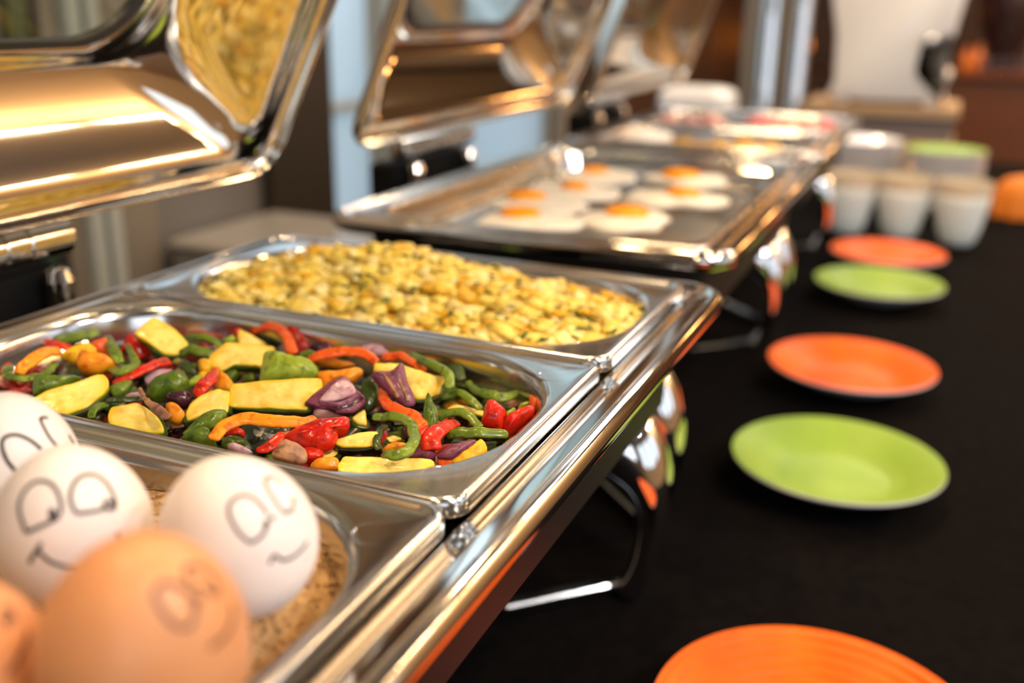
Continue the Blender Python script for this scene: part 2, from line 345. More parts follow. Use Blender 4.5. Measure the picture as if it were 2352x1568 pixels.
for i, (x, y) in enumerate(PANELS):
    t = thing('added_ceiling_panel', ('one' if i == 0 else 'other') + ' square cool panel added to the ceiling above the far end, for the pans to reflect', 'lamp', (x, y, 1.8), 'added square ceiling panels')
    b = MB()
    for a0, a1, b0, b1 in ((-.49, .49, -.49, -.455), (-.49, .49, .455, .49), (-.49, -.455, -.455, .455), (.455, .49, -.455, .455)): b.box((x + a0, y + b0, 1.76), (x + a1, y + b1, 1.80), 0, .003)
    part('panel_frame', b, WHITEL, t)
    b = MB(); b.box((x - .455, y - .455, 1.785), (x + .455, y + .455, 1.795)); part('diffuser', b, emis('panel_diffuser', (0.90, 0.95, 1.0), 1.3), t)
for i, (x, y) in enumerate(AMBERS):
    t = thing('added_amber_pendant', 'amber pendant lamp added out of view over the back counter for gold reflections', 'lamp', (x, y, .60), 'added amber pendants over the back counter')
    b = MB(); b.lathe([(.075, .59), (.078, .60), (.060, .68), (.02, .73), (.008, .735)], 28, (x, y, 0), cap1=True); part('lamp_shade', b, AMBL, t)
    b = MB(); b.tube([(x, y, .73), (x, y, 1.2), (x, y, 1.80)], .003, 8, up=(0, 1, 0)); part('cord', b, BLACKR, t)
for i, (x, y) in enumerate(PENDANTS):
    lb = ('nearer' if i == 0 else 'farther') + ' of two white pendant lamps over the guests side of the buffet'
    t = thing('pendant_lamp', lb, 'lamp', (x, y, 1.12), 'white pendant lamps')
    b = MB(); b.lathe([(.105, 1.115), (.108, 1.118), (.085, 1.19), (.035, 1.235), (.012, 1.24)], 36, (x, y, 0), cap1=True); part('lamp_shade', b, WHITEL, t)
    b = MB(); b.lathe([(.100, 1.122), (.05, 1.1215), (.001, 1.1215)], 36, (x, y, 0), cap1=True); part('diffuser', b, emis('pendant_diffuser', (1.0, 0.95, 0.88), 14.0), t)
    b = MB(); b.tube([(x, y, 1.235), (x, y, 1.5), (x, y, 1.80)], .004, 8, up=(0, 1, 0)); part('cord', b, BLACKR, t)

# ------------------------------------------------------------------ buffet table under a black cloth
TX0, TX1, TY0, TY1 = -0.62, 0.405, -1.7, 2.78
t = thing('buffet_table', 'long buffet table hidden under the black cloth', 'table', (-.1, .5, ZF))
b = MB(); b.box((TX0 + .01, TY0 + .01, TZ - .04), (TX1 - .01, TY1 - .01, TZ - .008), 0, .004); part('tabletop', b, BROWNW, t)
for x in (TX0 + .08, TX1 - .08):
    for y in (TY0 + .1, TY1 - .1):
        b = MB(); b.box((x - .025, y - .025, ZF), (x + .025, y + .025, TZ - .04), 0, .003); part('leg', b, DARKST, t)
nx, ny = 56, 150; V = []; F = []
def cloth_pt(i, j):
    # a sheet that lies on the top and hangs over the four edges with shallow folds
    u = -0.5 + 2.0 * i / nx; v = -0.16 + 1.32 * j / ny
    x = TX0 + (TX1 - TX0) * min(max(u, 0), 1); y = TY0 + (TY1 - TY0) * min(max(v, 0), 1)
    du = max(-u, u - 1, 0) * (TX1 - TX0); dv = max(-v, v - 1, 0) * (TY1 - TY0)
    drop = min(du + dv, .70)
    sx = (1 if u > 1 else -1 if u < 0 else 0); sy = (1 if v > 1 else -1 if v < 0 else 0)
    fold = .012 * math.sin(y * 21 + 1.3 * math.sin(y * 5)) * min(drop * 3, 1) + .012 * min(drop * 9, 1)
    foldy = .012 * math.sin(x * 23) * min(drop * 3, 1) + .012 * min(drop * 9, 1)
    z = TZ - drop - 0.0035
    if drop == 0:
        z += .0022 * noise.noise(Vector((x * 5, y * 4, 1.0))) + .0012 * noise.noise(Vector((x * 14 + 3, y * 9, 2.0)))
    return (x + sx * fold, y + sy * foldy, z)
for j in range(ny + 1):
    for i in range(nx + 1): V.append(cloth_pt(i, j))
for j in range(ny):
    for i in range(nx): a = j * (nx + 1) + i; F.append((a, a + 1, a + nx + 2, a + nx + 1))
b = MB(); b.add(V, F); tag(b.obj('tablecloth', CLOTH, None, True, (0, .5, TZ)), 'plain black cloth spread over the whole buffet table', 'tablecloth')

# ------------------------------------------------------------------ chafing dishes
OX, OY = 0.1855, 0.279
RIMPROF = [(.030, -.0200), (.009, -.0185), (.0042, -.0165), (.0014, -.0135), (0, -.0100), (.0006, -.0065), (.0024, -.0035), (.0046, -.0016), (.0068, -.0024), (.0082, -.0050), (.0105, -.0056), (.0180, -.0060), (.0200, -.0075), (.0230, -.0078), (.0275, -.0090), (.034, -.0125), (.0365, -.030), (.037, -.060)]
def chafer(cx, cy, label, lid_x, lid_z, lid_dir, lid_y0, lid_y1):
    root = thing('chafing_dish', label, 'chafing dish', (cx, cy, TZ), None)
    b = MB(); b.loft([rrect(cx, cy, OX - d, OY - d, max(.030 - d * .7, .006), z, 8) for d, z in RIMPROF]); part('rim', b, STEEL, root, angle=1.2)
    b = MB(); b.loft([rrect(cx, cy, OX - .028, OY - .028, .025, -.0195), rrect(cx, cy, OX - .030, OY - .030, .025, -.075), rrect(cx, cy, OX - .042, OY - .042, .02, -.086)], cap1=True)
    part('water_pan', b, DARKST, root)
    # corner legs: a curved blade set on the diagonal, a strut to the body and a foot bar along the cloth
    for sx in (1, -1):
        for sy in (1, -1):
            ex, ey = cx + sx * OX, cy + sy * (OY - .0135)
            pc = cr([(-.150, -.100, .018, .026), (-.118, -.114, .027, .030), (-.092, -.120, .032, .032), (-.066, -.128, .030, .031), (-.048, -.147, .0190, .028), (-.0415, -.168, .0135, .024), (-.0415, -.192, .0115, .020), (-.046, -.220, .0105, .018), (-.055, TZ + .001, .0115, .018)], 5)
            d_ = np.gradient(pc[:, :2], axis=0); tt = np.arange(20) * 2 * np.pi / 20; rings = []
            for (a, z, ra, rb), d in zip(pc, d_):
                nrm = np.array([d[1], -d[0]]); nrm /= np.linalg.norm(nrm)
                c2_, s2_ = np.cos(tt), np.sin(tt); c2_ = np.sign(c2_) * abs(c2_) ** .85
                rings.append(np.stack([ex + sx * (a + nrm[0] * ra * c2_), ey + rb * s2_, z + nrm[1] * ra * c2_], 1))
            lg = MB(); lg.loft(rings, 0, True, True)
            leg = part('leg', lg, CHROME, root, angle=1.2)
            fb = MB(); A = np.array([ex - sx * .047, ey + sy * .013, 0]); B = np.array([ex - sx * .130, ey - sy * .070, 0]); dd = (B - A) / np.linalg.norm(B - A); sd = np.array([-dd[1], dd[0], 0])
            cs = [(-.0060, .0), (-.0060, .0050), (-.0045, .0066), (.0045, .0066), (.0060, .0050), (.0060, 0)]
            fb.loft([np.array([q_ + sd * a_ * k_ + np.array([0, 0, TZ + z_ * (.6 + .4 * k_)]) for a_, z_ in cs]) for q_, k_ in ((A - dd * .003, .6), (A, 1), (B, 1), (B + dd * .003, .6))], 0, True, True)
            part('foot_bar', fb, PANM, leg)
    # hinge: a steel barrel with two collars on a pair of posts
    hx, hz, hy = cx - .2145, .031, cy
    b = MB(); pr = [(-.086, .0095), (-.084, .0125), (-.052, .0125), (-.051, .0112), (-.049, .0112), (-.048, .0125), (-.034, .0125), (-.033, .0112), (-.031, .0112), (-.030, .0125)]
    pr = pr + [(-a, r) for a, r in pr[::-1]]
    tt = np.arange(24) * 2 * np.pi / 24
    b.loft([np.stack([hx + r * np.cos(tt), np.full(24, hy + a), hz + r * np.sin(tt)], 1) for a, r in pr], 0, True, True); part('hinge_barrel', b, STEEL, root)
    for k in (-1, 1):
        b = MB(); b.lathe([(.006, -.036), (.009, -.030), (.0078, -.020), (.0095, -.010), (.0078, 0), (.0095, .006), (.007, .013), (.004, .015)], 20, (hx + .0125, hy + k * .066, 0), cap0=True, cap1=True); part('hinge_post', b, STEEL, root)
    b = MB(); b.box((hx - .006, hy - .075, -.040), (cx - OX + .012, hy + .075, -.034), 0, .002)
    part('hinge_bracket', b, STEEL, root)
    b = MB(); b.box((hx - .034, hy - .088, -.062), (hx + .001, hy + .080, .014), 0, .004); part('hinge_dark_box', b, HINGEBLK, root)  # black box added to darken the space under the hinge barrel
    # lid: open, leaning over the dish; local s along Y, v up the lid, w outwards
    dv = np.array([lid_dir[0], 0, lid_dir[1]]); dv /= np.linalg.norm(dv); dw = np.array([-dv[2], 0, dv[0]])
    LV = .365; yc = (lid_y0 + lid_y1) / 2; hy2 = (lid_y1 - lid_y0) / 2; org = np.array([lid_x, yc, lid_z]) + dv * LV / 2
    def L(ring): return org + np.outer(ring[:, 0], dv) + np.outer(ring[:, 1], [0, 1, 0]) + np.outer(ring[:, 2], dw)
    lp = [(0, -.010, .026), (-.02, -.004, .027), (0, .001, .026), (.12, .002, .028), (.17, .0035, .030), (.22, .0075, .034), (.30, .0165, .038), (.42, .0285, .043), (.56, .040, .048), (.70, .0490, .052), (.79, .0530, .054), (.84, .0545, .055), (.87, .0535, .055), (.905, .0525, .055), (.94, .0540, .055), (1.0, .0545, .055)]
    def LR(f, z, r): return L(rrect(0, 0, LV / 2 - .082 * f, hy2 - .117 * f, r, z, 12))
    b = MB(); b.loft([LR(f, z, r) for f, z, r in lp])
    lid = part('lid', b, LIDM, root, angle=1.4)
    sm = lid.modifiers.new('thickness', 'SOLIDIFY'); sm.thickness = .0012; sm.offset = 0
    b = MB(); b.loft([LR(f, z, r) for f, z, r in ((.985, .0570, .055), (.985, .0515, .055), (1.045, .0515, .054), (1.045, .0570, .054), (.985, .0570, .055))]); part('window_gasket', b, BLACKR, lid)
    b = MB(); b.loft([LR(1.02, z, .053) for z in (.0535, .0555)], 0, True, True); part('window_glass', b, LGLASS, lid)
    hp = [(LV / 2 - .03, -.07, .040), (LV / 2 - .012, -.066, .075), (LV / 2 - .008, 0, .088), (LV / 2 - .012, .066, .075), (LV / 2 - .03, .07, .040)]
    b = MB(); b.tube(L(cr(hp, 8)), .007, 12); part('handle', b, CHROME, lid)
    return root
chafer(-.1575, -.2655, 'nearest steel chafing dish, its three small pans holding boiled eggs, vegetables and scrambled egg', -.354, .052, (.456, .89), -.52, .01)
chafer(-.1745, .3715, 'middle steel chafing dish with fried eggs in one large shallow pan', -.337, .059, (.40, .917), .108, .645)
chafer(-.178, .9965, 'farthest steel chafing dish, behind the fried eggs, holding white, yellow and red food', -.337, .052, (.34, .94), .755, 1.285)

def food_pan(name, label, x0, x1, y0, y1, depth, ins, R, marks=(), group=None):
    cx, cy, hx, hy = (x0 + x1) / 2, (y0 + y1) / 2, (x1 - x0) / 2, (y1 - y0) / 2
    b = MB(); ox, oy = hx - ins, hy - ins 
    rr = [rrect(cx, cy, hx - .0004, hy - .0004, .0115, -.0085), rrect(cx, cy, hx, hy, .012, -.0075), rrect(cx, cy, hx, hy, .012, -.0026), rrect(cx, cy, hx - .0008, hy - .0008, .0115, -.0008), rrect(cx, cy, hx - .0024, hy - .0024, .0105, 0),
          rrect(cx, cy, hx - .0042, hy - .0042, .0092, -.0008), rrect(cx, cy, hx - .0056, hy - .0056, .0082, -.0022), rrect(cx, cy, ox + .0012, oy + .0012, R, -.0024), rrect(cx, cy, ox, oy, R, -.0028),
          rrect(cx, cy, ox - .0022, oy - .0022, R, -.0045), rrect(cx, cy, ox - .0034, oy - .0034, R, -.0085), rrect(cx, cy, ox - .008, oy - .008, R * .95, -depth + .014), rrect(cx, cy, ox - .011, oy - .011, R * .9, -depth + .005),
          rrect(cx, cy, ox - .018, oy - .018, R * .85, -depth + .0008), rrect(cx, cy, ox - .03, oy - .03, R * .7, -depth)]
    b.loft(rr, 0, False, True)
    for mx, my in marks:        # shallow oval stamps pressed into the flange corners
        tt = np.arange(28) * 2 * np.pi / 28
        b.tube(np.stack([mx + .0088 * np.cos(tt), my + .0078 * np.sin(tt), np.full(28, -.00272)], 1), .0007, 8, flat=.55, closed=True)
    return tag(b.obj(name, PANM, None, True, (cx, cy, -depth), 1.2), label, 'food pan', group)
def cm(y0, y1): return [(-.0185, y1 - .0265), (-.0185, y0 + .0245), (-.3065, y1 - .0265), (-.3065, y0 + .0245)]
food_pan('food_pan', 'narrow steel pan nearest the camera, with painted-face eggs on brown grain', -.325, 0, -.5285, -.3535, .066, .0075, .068, cm(-.5285, -.3535))
food_pan('food_pan', 'narrow steel pan full of roasted mixed vegetables', -.325, 0, -.3525, -.1765, .066, .0075, .068, cm(-.3525, -.1765))
food_pan('food_pan', 'narrow steel pan full of yellow scrambled egg with herbs', -.325, 0, -.1755, .0005, .066, .0075, .068, cm(-.1755, .0005))
food_pan('food_pan', 'large shallow steel pan with seven fried eggs', -.337, -.012, .1065, .6365, .040, .0095, .045)
food_pan('food_pan', 'steel pan of white and yellow food in the farthest chafing dish', -.3405, -.0155, .7315, .9945, .040, .0095, .04)
food_pan('food_pan', 'steel pan of red and pink food in the farthest chafing dish', -.3405, -.0155, .9965, 1.2615, .040, .0095, .04)

# ------------------------------------------------------------------ eggs with drawn faces on grain
def egg_mesh(c, axis, rad, half):
    ax = np.array(axis, float); ax /= np.linalg.norm(ax); e1 = np.cross(ax, (0.2, 1, 0.1)); e1 /= np.linalg.norm(e1); e2 = np.cross(ax, e1)
    rings = []; n, s = 40, 56; tt = np.arange(s) * 2 * np.pi / s
    for i in range(n + 1):
        th = math.pi * i / n; z = -math.cos(th); r = math.sin(th) * (1 - .10 * z - .03 * z * z) + 1e-5
        rings.append(np.array(c) + half * z * ax + rad * r * (np.outer(np.cos(tt), e1) + np.outer(np.sin(tt), e2)))
    b = MB(); b.loft(rings); return b
K = 1 / 2.279
def egg(label, shell, c, axis, rad, half, strokes, ink, wd):
    b = egg_mesh(c, axis, rad, half)
    bot = (c[0], c[1], c[2] - half)
    e = tag(b.obj('boiled_egg', shell, None, True, bot, 3.0), label, 'egg', 'boiled eggs with drawn faces')
    V = np.concatenate(b.v); bvh = BVHTree.FromPolygons([Vector(v) for v in V], b.f)
    k = MB()
    for st in strokes:
        if st[0] == 'dot':
            _, x, y, rx, ry, ang = st; uvs = []
            for q in range(3):
                for a in range(14): uvs.append((x + math.cos(a * math.pi / 7 + ang) * rx * (q + .4) / 3, y + math.sin(a * math.pi / 7 + ang) * ry * (q + .4) / 3))
            P = []
            for (x_, y_) in uvs:
                h = bvh.ray_cast(Vector(CAM), Vector(ray(x_ * K, y_ * K + 880)))
                if h[0] is None: break
                P.append(np.array(h[0]) + np.array(h[1]) * .00025)
            if len(P) == 42: k.loft([P[28:42], P[14:28], P[0:14]], 0, False, True)
            continue
        P = []
        for (x_, y_) in cr(st, 6):
            h = bvh.ray_cast(Vector(CAM), Vector(ray(x_ * K, y_ * K + 880)))
            if h[0] is None: continue
            P.append(np.array(h[0]) + np.array(h[1]) * .00002)
        if len(P) > 3:
            P = np.array(P); keep = [0]
            for i in range(1, len(P)):
                if np.linalg.norm(P[i] - P[keep[-1]]) > .0002: keep.append(i)
            P = P[keep]
            if len(P) > 2: k.tube(P, wd, 6, up=(P.mean(0) - np.array(c)), flat=.5)
    if k.n: part('drawn_face', k, ink, e)['label'] = 'cartoon eyes and smile drawn in marker pen'
    return e
egg('white egg with wide smile, between the brown eggs and the vegetable pan', EGGW, (-.091, -.4445, .0166), (.10, -.12, 1), .0243, .0272,
    [[(140, 780), (108, 690), (105, 620), (140, 550), (200, 512), (265, 525), (305, 580), (320, 650), (310, 690)], [(140, 780), (190, 757), (240, 735), (310, 700)], ('dot', 275, 682, 27, 40, .25),
     [(400, 680), (370, 610), (385, 530), (430, 485), (490, 478), (550, 515), (590, 580), (605, 640)], [(400, 680), (450, 676), (510, 665), (545, 655)], [(545, 635), (560, 615), (590, 625), (600, 650), (575, 658), (550, 650), (545, 635)], ('dot', 588, 645, 15, 14, 0),
     [(155, 940), (175, 900), (200, 865), (215, 835)], [(190, 870), (225, 900), (260, 930), (330, 955), (400, 960)], [(612, 775), (618, 800), (640, 825)]], INK, .00065)
egg('white egg with wavy mouth standing alone beside the right end of its pan', EGGW, (-.0387, -.4291, .0173), (-.12, -.30, 1), .0243, .0272,
    [[(1310, 835), (1250, 780), (1205, 700), (1200, 640), (1240, 595), (1300, 588), (1360, 630), (1400, 690)], [(1310, 835), (1350, 815), (1380, 785), (1390, 755)], ('dot', 1393, 738, 21, 32, .4), ('dot', 1424, 704, 20, 17, 0),
     [(1490, 680), (1450, 630), (1415, 575), (1390, 530), (1395, 495), (1430, 492), (1475, 520)], [(1490, 680), (1518, 668), (1540, 650)], ('dot', 1534, 618, 11, 24, -.4),
     [(1412, 945), (1425, 915), (1440, 895)], [(1440, 895), (1480, 925), (1530, 910), (1580, 870), (1607, 832)]], INK, .00055)
egg('white egg behind the smiling white egg, cut by the picture edge', EGGW, (-.1479, -.4198, .0158), (.1, -.05, 1), .0243, .0272,
    [[(80, 455), (30, 390), (10, 320), (30, 280), (90, 270), (160, 300), (215, 345)], [(78, 455), (40, 410), (18, 360)], [(295, 325), (265, 290), (240, 250), (220, 210), (212, 190), (225, 178), (250, 182)], [(360, 270), (372, 295), (386, 312)]], INK, .0007)
egg('brown egg in front with half-closed eyes', EGGB, (-.0118, -.4967, .0294), (.15, -.1, 1), .0247, .0295,
    [[(830, 1060), (870, 1046), (940, 1060), (1000, 1110), (1020, 1180), (1000, 1260), (950, 1280), (890, 1240), (830, 1160), (812, 1100), (830, 1060)], ('dot', 1035, 1145, 20, 45, -.3),
     [(1000, 1045), (975, 990), (1000, 955), (1060, 970), (1110, 1020), (1140, 1080), (1120, 1105), (1065, 1065), (1020, 1060)],
     [(1210, 1150), (1218, 1230), (1185, 1310), (1120, 1370), (1095, 1385)]], INKB, .0007)
egg('brown egg at the picture edge beside the front brown egg', EGGB, (-.0595, -.5137, .0165), (-.1, -.1, 1), .0243, .0275,
    [('dot', 30, 1245, 26, 40, -.3), [(150, 1300), (140, 1350), (120, 1400), (80, 1470), (40, 1520)], [(5, 1190), (30, 1180), (60, 1200), (75, 1240)]], INKB, .0007)
# grain bed: a bumpy surface plus loose flakes, one uncountable mass
GRAIN = mat('toasted_grain', (0.40, 0.22, 0.085), 0.7, 0, (0.58, 0.38, 0.17), 260, 0.6, 500, detail=5)
GRAIND = mat('dark_grain', (0.22, 0.10, 0.035), 0.7, 0, (0.40, 0.22, 0.09), 200)
gx0, gx1, gy0, gy1 = -.313, -.012, -.517, -.366
def grain_z(x, y):
    d = math.hypot(x + .03, y + .508)
    k = min(max((x + .052) / .034, 0), 1)
    return -.0160 - .013 * k * k * (3 - 2 * k) * (1 - math.exp(-((y + .508) / .03) ** 2)) + .0125 * math.exp(-(d / .030) ** 2) + .004 * noise.noise(Vector((x * 28, y * 28, 3))) + .0018 * noise.noise(Vector((x * 140, y * 140, 5)))
b = MB(); nx, ny = 150, 76; V = []; F = []
cxg, cyg, hxg, hyg = (gx0 + gx1) / 2, (gy0 + gy1) / 2, (gx1 - gx0) / 2, (gy1 - gy0) / 2
def squircle(u, v, R=.058):
    # keep the bed inside the rounded opening
    x, y = cxg + u * hxg, cyg + v * hyg
    ex, ey = abs(x - cxg) - (hxg - R), abs(y - cyg) - (hyg - R)
    if ex > 0 and ey > 0:
        d = math.hypot(ex, ey)
        if d > R: s_ = R / d; x = cxg + math.copysign(hxg - R + ex * s_, u); y = cyg + math.copysign(hyg - R + ey * s_, v)
    return x, y
for j in range(ny + 1):
    for i in range(nx + 1):
        x, y = squircle(-1 + 2 * i / nx, -1 + 2 * j / ny); V.append((x, y, grain_z(x, y)))
for j in range(ny):
    for i in range(nx): a = j * (nx + 1) + i; F.append((a, a + 1, a + nx + 2, a + nx + 1))
b.add(V, F)
octv = np.array([(1, 0, 0), (0, 1, 0), (-1, 0, 0), (0, -1, 0), (0, 0, .5), (0, 0, -.5)], float); octf = [(0, 1, 4), (1, 2, 4), (2, 3, 4), (3, 0, 4), (1, 0, 5), (2, 1, 5), (3, 2, 5), (0, 3, 5)]
for i in range(5200):
    x, y = squircle(rng.uniform(-1, 1), rng.uniform(-1, 1)); s_ = rng.uniform(.0006, .0017)
    R_ = np.array(Matrix.Rotation(rng.uniform(0, 6), 3, 'Z') @ Matrix.Rotation(rng.uniform(-.7, .7), 3, 'X'))
    b.add((octv * s_ * np.array([1.4, .8, .9])) @ R_.T + np.array([x, y, grain_z(x, y) + .0004]), octf, int(rng.random() < .25))
tag(b.obj('toasted_grain', [GRAIN, GRAIND], None, False, (cxg, cyg, -.03)), 'rough golden brown grain under the boiled eggs', 'grain', None, 'stuff')

# ------------------------------------------------------------------ scrambled egg
def lump_set(k, sub, amp, fr):
    out = []
    for i in range(k):
        bm = bmesh.new(); bmesh.ops.create_icosphere(bm, subdivisions=sub, radius=1)
        v = []
        for x in bm.verts:
            n_ = noise.noise(x.co * fr + Vector((i * 7.1, i * 3.3, 1))) + .5 * noise.noise(x.co * fr * 2.2 + Vector((i * 2.1, 9, i)))
            v.append(tuple(x.co * (1 + amp * n_)))
        bm.verts.index_update(); f = [[q.index for q in p.verts] for p in bm.faces]; bm.free(); out.append((np.array(v), f))
    return out
SCR = [mat('egg_curd', (0.72, 0.50, 0.045), 0.42, 0, (0.82, 0.65, 0.14), 160, 0.3, 300), mat('pale_egg_curd', (0.88, 0.77, 0.36), 0.42, 0, (0.74, 0.54, 0.08), 160, 0.3, 300), mat('deep_egg_curd', (0.62, 0.31, 0.004), 0.4, 0, (0.74, 0.45, 0.015), 160, 0.3, 300)]
HERB = mat('chopped_herb', (0.030, 0.085, 0.018), 0.45, 0, (0.09, 0.16, 0.03), 300)
def scr_h(x, y):
    return -.0135 + .022 * math.exp(-((x + .205) / .075) ** 2 - ((y + .055) / .045) ** 2) + .008 * math.exp(-((x + .13) / .14) ** 2 - ((y + .08) / .05) ** 2) + .006 * noise.noise(Vector((x * 45, y * 45, 8)))
b = MB(); lumps = lump_set(14, 2, .75, 2.3); hb = MB()
sx0, sx1, sy0, sy1 = -.315, -.010, -.165, -.010
def sq2(u, v, R=.058):
    cx_, cy_, hx_, hy_ = (sx0 + sx1) / 2, (sy0 + sy1) / 2, (sx1 - sx0) / 2, (sy1 - sy0) / 2
    x, y = cx_ + u * hx_, cy_ + v * hy_; ex, ey = abs(x - cx_) - (hx_ - R), abs(y - cy_) - (hy_ - R)
    if ex > 0 and ey > 0:
        d = math.hypot(ex, ey)
        if d > R: x = cx_ + math.copysign(hx_ - R + ex * R / d, u); y = cy_ + math.copysign(hy_ - R + ey * R / d, v)
    return x, y
V = []; F = []
for j in range(31):
    for i in range(61):
        x, y = sq2(-1 + 2 * i / 60, -1 + 2 * j / 30); V.append((x, y, scr_h(x, y) - .006))
for j in range(30):
    for i in range(60): a = j * 61 + i; F.append((a, a + 1, a + 62, a + 61))
b.add(V, F)
for i in range(1900):
    x, y = sq2(rng.uniform(-.97, .97), rng.uniform(-.95, .95)); s_ = rng.uniform(.0018, .0066)
    v, f = lumps[i % 14]
    R_ = np.array(Matrix.Rotation(rng.uniform(0, 6), 3, 'Z') @ Matrix.Rotation(rng.uniform(0, 3), 3, 'X'))
    sc_ = np.array([rng.uniform(.9, 1.7), rng.uniform(.7, 1.2), rng.uniform(.5, .95)]) * s_
    P = (v @ R_.T) * sc_ + np.array([x, y, scr_h(x, y) - .0020 + rng.uniform(-.0045, .0035)])
    b.add(P, f, rng.choice(3, p=[.5, .35, .15]))
    if i < 1500:
        for q in range(rng.integers(1, 4)):
            p = P[rng.integers(len(P))]
            if p[2] < scr_h(x, y) - .0015: continue
            hs = rng.uniform(.0013, .0036)
            hb.add((octv * hs * np.array([1.5, .8, .5])) @ R_.T + p, octf)
so = tag(b.obj('scrambled_egg', SCR, None, True, (-.16, -.09, -.06), 3.0), 'lumpy yellow scrambled egg flecked with green herbs', 'scrambled egg', None, 'stuff')
ho = part('chopped_herbs', hb, HERB, so); ho['kind'] = 'stuff'; ho['label'] = 'dark green herb flecks'

# ------------------------------------------------------------------ roasted vegetables
UP = np.array([0, 0, 1.0])
def O(ox, oy, s): return lambda pts: [(ox + p[0] / s, oy + p[1] / s) for p in pts]
C1, C2, C3, C4 = O(0, 700, 6.031), O(250, 700, 6.031), O(150, 840, 6.72), O(450, 720, 6.534)
C5, C6, C7, C8 = O(420, 880, 6.19), O(680, 760, 3.537), O(700, 900, 3.537), O(930, 820, 3.446)
def lean_plane(u, v, z, lean):
    c = onz(u, v, z); d = CAM - c; d[2] = 0; d /= np.linalg.norm(d)
    n = UP * math.cos(lean) + d * math.sin(lean); return c, n
def slab_pts(poly, z, lean, smooth=True):
    P = np.array(poly, float); u, v = P.mean(0); P = P.mean(0) + (P - P.mean(0)) * 1.055; c, n = lean_plane(u, v, z, lean)
    if smooth: Q = cr(P, 5, True)
    else:
        Q = []
        for i in range(len(P)):
            a, b_ = P[i], P[(i + 1) % len(P)]
            for j in range(5): Q.append(a + (b_ - a) * j / 5)
        Q = np.array(Q); Q = (np.roll(Q, 1, 0) + 2 * Q + np.roll(Q, -1, 0)) / 4
    return np.array([onplane(a, b_, c, n) for a, b_ in Q]), n
def slab_mesh(P, n, levels, cap_mat=0, seed=0):
    """levels: (scale about the centre, height along the normal); the last one is closed to a point"""
    c = P.mean(0); b = MB(); rings = []
    for s_, h in levels:
        R_ = c + (P - c) * s_ + n * h
        rings.append(np.array([p + n * (.0011 * noise.noise(Vector(p * 130) + Vector((seed, 0, 0))) + .0007 * noise.noise(Vector(p * 330) + Vector((0, seed, 0)))) for p in R_]))
    b.loft(rings, 0); k = len(P)
    last = rings[-1]; cv = last.mean(0)
    b.add(np.vstack([last, cv]), [(i, (i + 1) % k, k) for i in range(k)], 0)
    first = rings[0]; b.add(np.vstack([first, first.mean(0)]), [((i + 1) % k, i, k) for i in range(k)], 0)
    return b
seedn = [0]
def base_of(P, t): c = P.mean(0); return (c[0], c[1], P[:, 2].min() - t)
def chunk(name, cat, label, poly, m, z=-.016, lean=.55, t=.005, dome=.0022, smooth=True):
    seedn[0] += 3; P, n = slab_pts(poly, z, lean, smooth)
    b = slab_mesh(P, n, [(.84, -t), (.97, -t * .8), (1.0, -t * .35), (.998, -.0005), (.97, .0002), (.88, dome * .30), (.65, dome * .70), (.35, dome * .85)], 0, seedn[0])
    return tag(b.obj(name, VEG[m], None, True, base_of(P, t), 3.0), label, cat)
def zucchini(label, poly, z=-.012, lean=.55, t=.006, skin='skin', st=.0035, smooth=False):
    seedn[0] += 3; P, n = slab_pts(poly, z, lean, smooth)
    lev = [(.97, -t), (1.0, -t * .8), (1.0, -t * .2), (.985, -.0003), (.95, 0), (.8, .0002), (.6, .0003), (.3, .0004)]
    rim = [1, 1, 1, 1, .9, .6, .3, .05]
    b = slab_mesh(P, n, lev, 0, seedn[0]); k = len(P)
    o = b.obj('zucchini_piece', ZFLESH, None, True, base_of(P, t + st), 1.0)
    at = o.data.attributes.new('rim', 'FLOAT', 'POINT'); vals = []
    for r in rim: vals += [r] * k
    vals += [.05] * k + [0] + [1] * (k + 1)
    at.data.foreach_set('value', vals)
    low = n * 0; low[2] = -1; low -= n * np.dot(low, n); low /= np.linalg.norm(low)      # downhill direction in the cut face
    side = (P - P.mean(0)) @ low; side = np.clip(side / (abs(side).max() + 1e-9) * 2.2 + .25, -1, 1)
    wgt = (side + 1) / 2; size = np.linalg.norm(P - P.mean(0), axis=1).mean()
    b2 = MB(); cc = P.mean(0); rings = []
    for sc_, h, out in ((.70, -t - st, 0), (.93, -t - st * .7, 0), (1.0, -t * .9, .0016), (1.0, -t * .40, .0021), (1.0, -.0007, .0016), (.985, -.0009, .0)):
        D = P - cc; L_ = np.linalg.norm(D, axis=1)[:, None]
        k_ = (sc_ if sc_ < .95 else (sc_ * wgt + .93 * (1 - wgt))[:, None])
        rings.append(cc + D * k_ + D / L_ * (out * wgt)[:, None] + n * (h if sc_ < .95 else 0) + (np.outer(h * wgt + (-t * .95) * (1 - wgt), n) if sc_ >= .95 else 0))
    b2.loft(rings, 0, True); s_ = b2
    part('skin', s_, VEG[skin], o)
    return tag(o, label, 'zucchini')
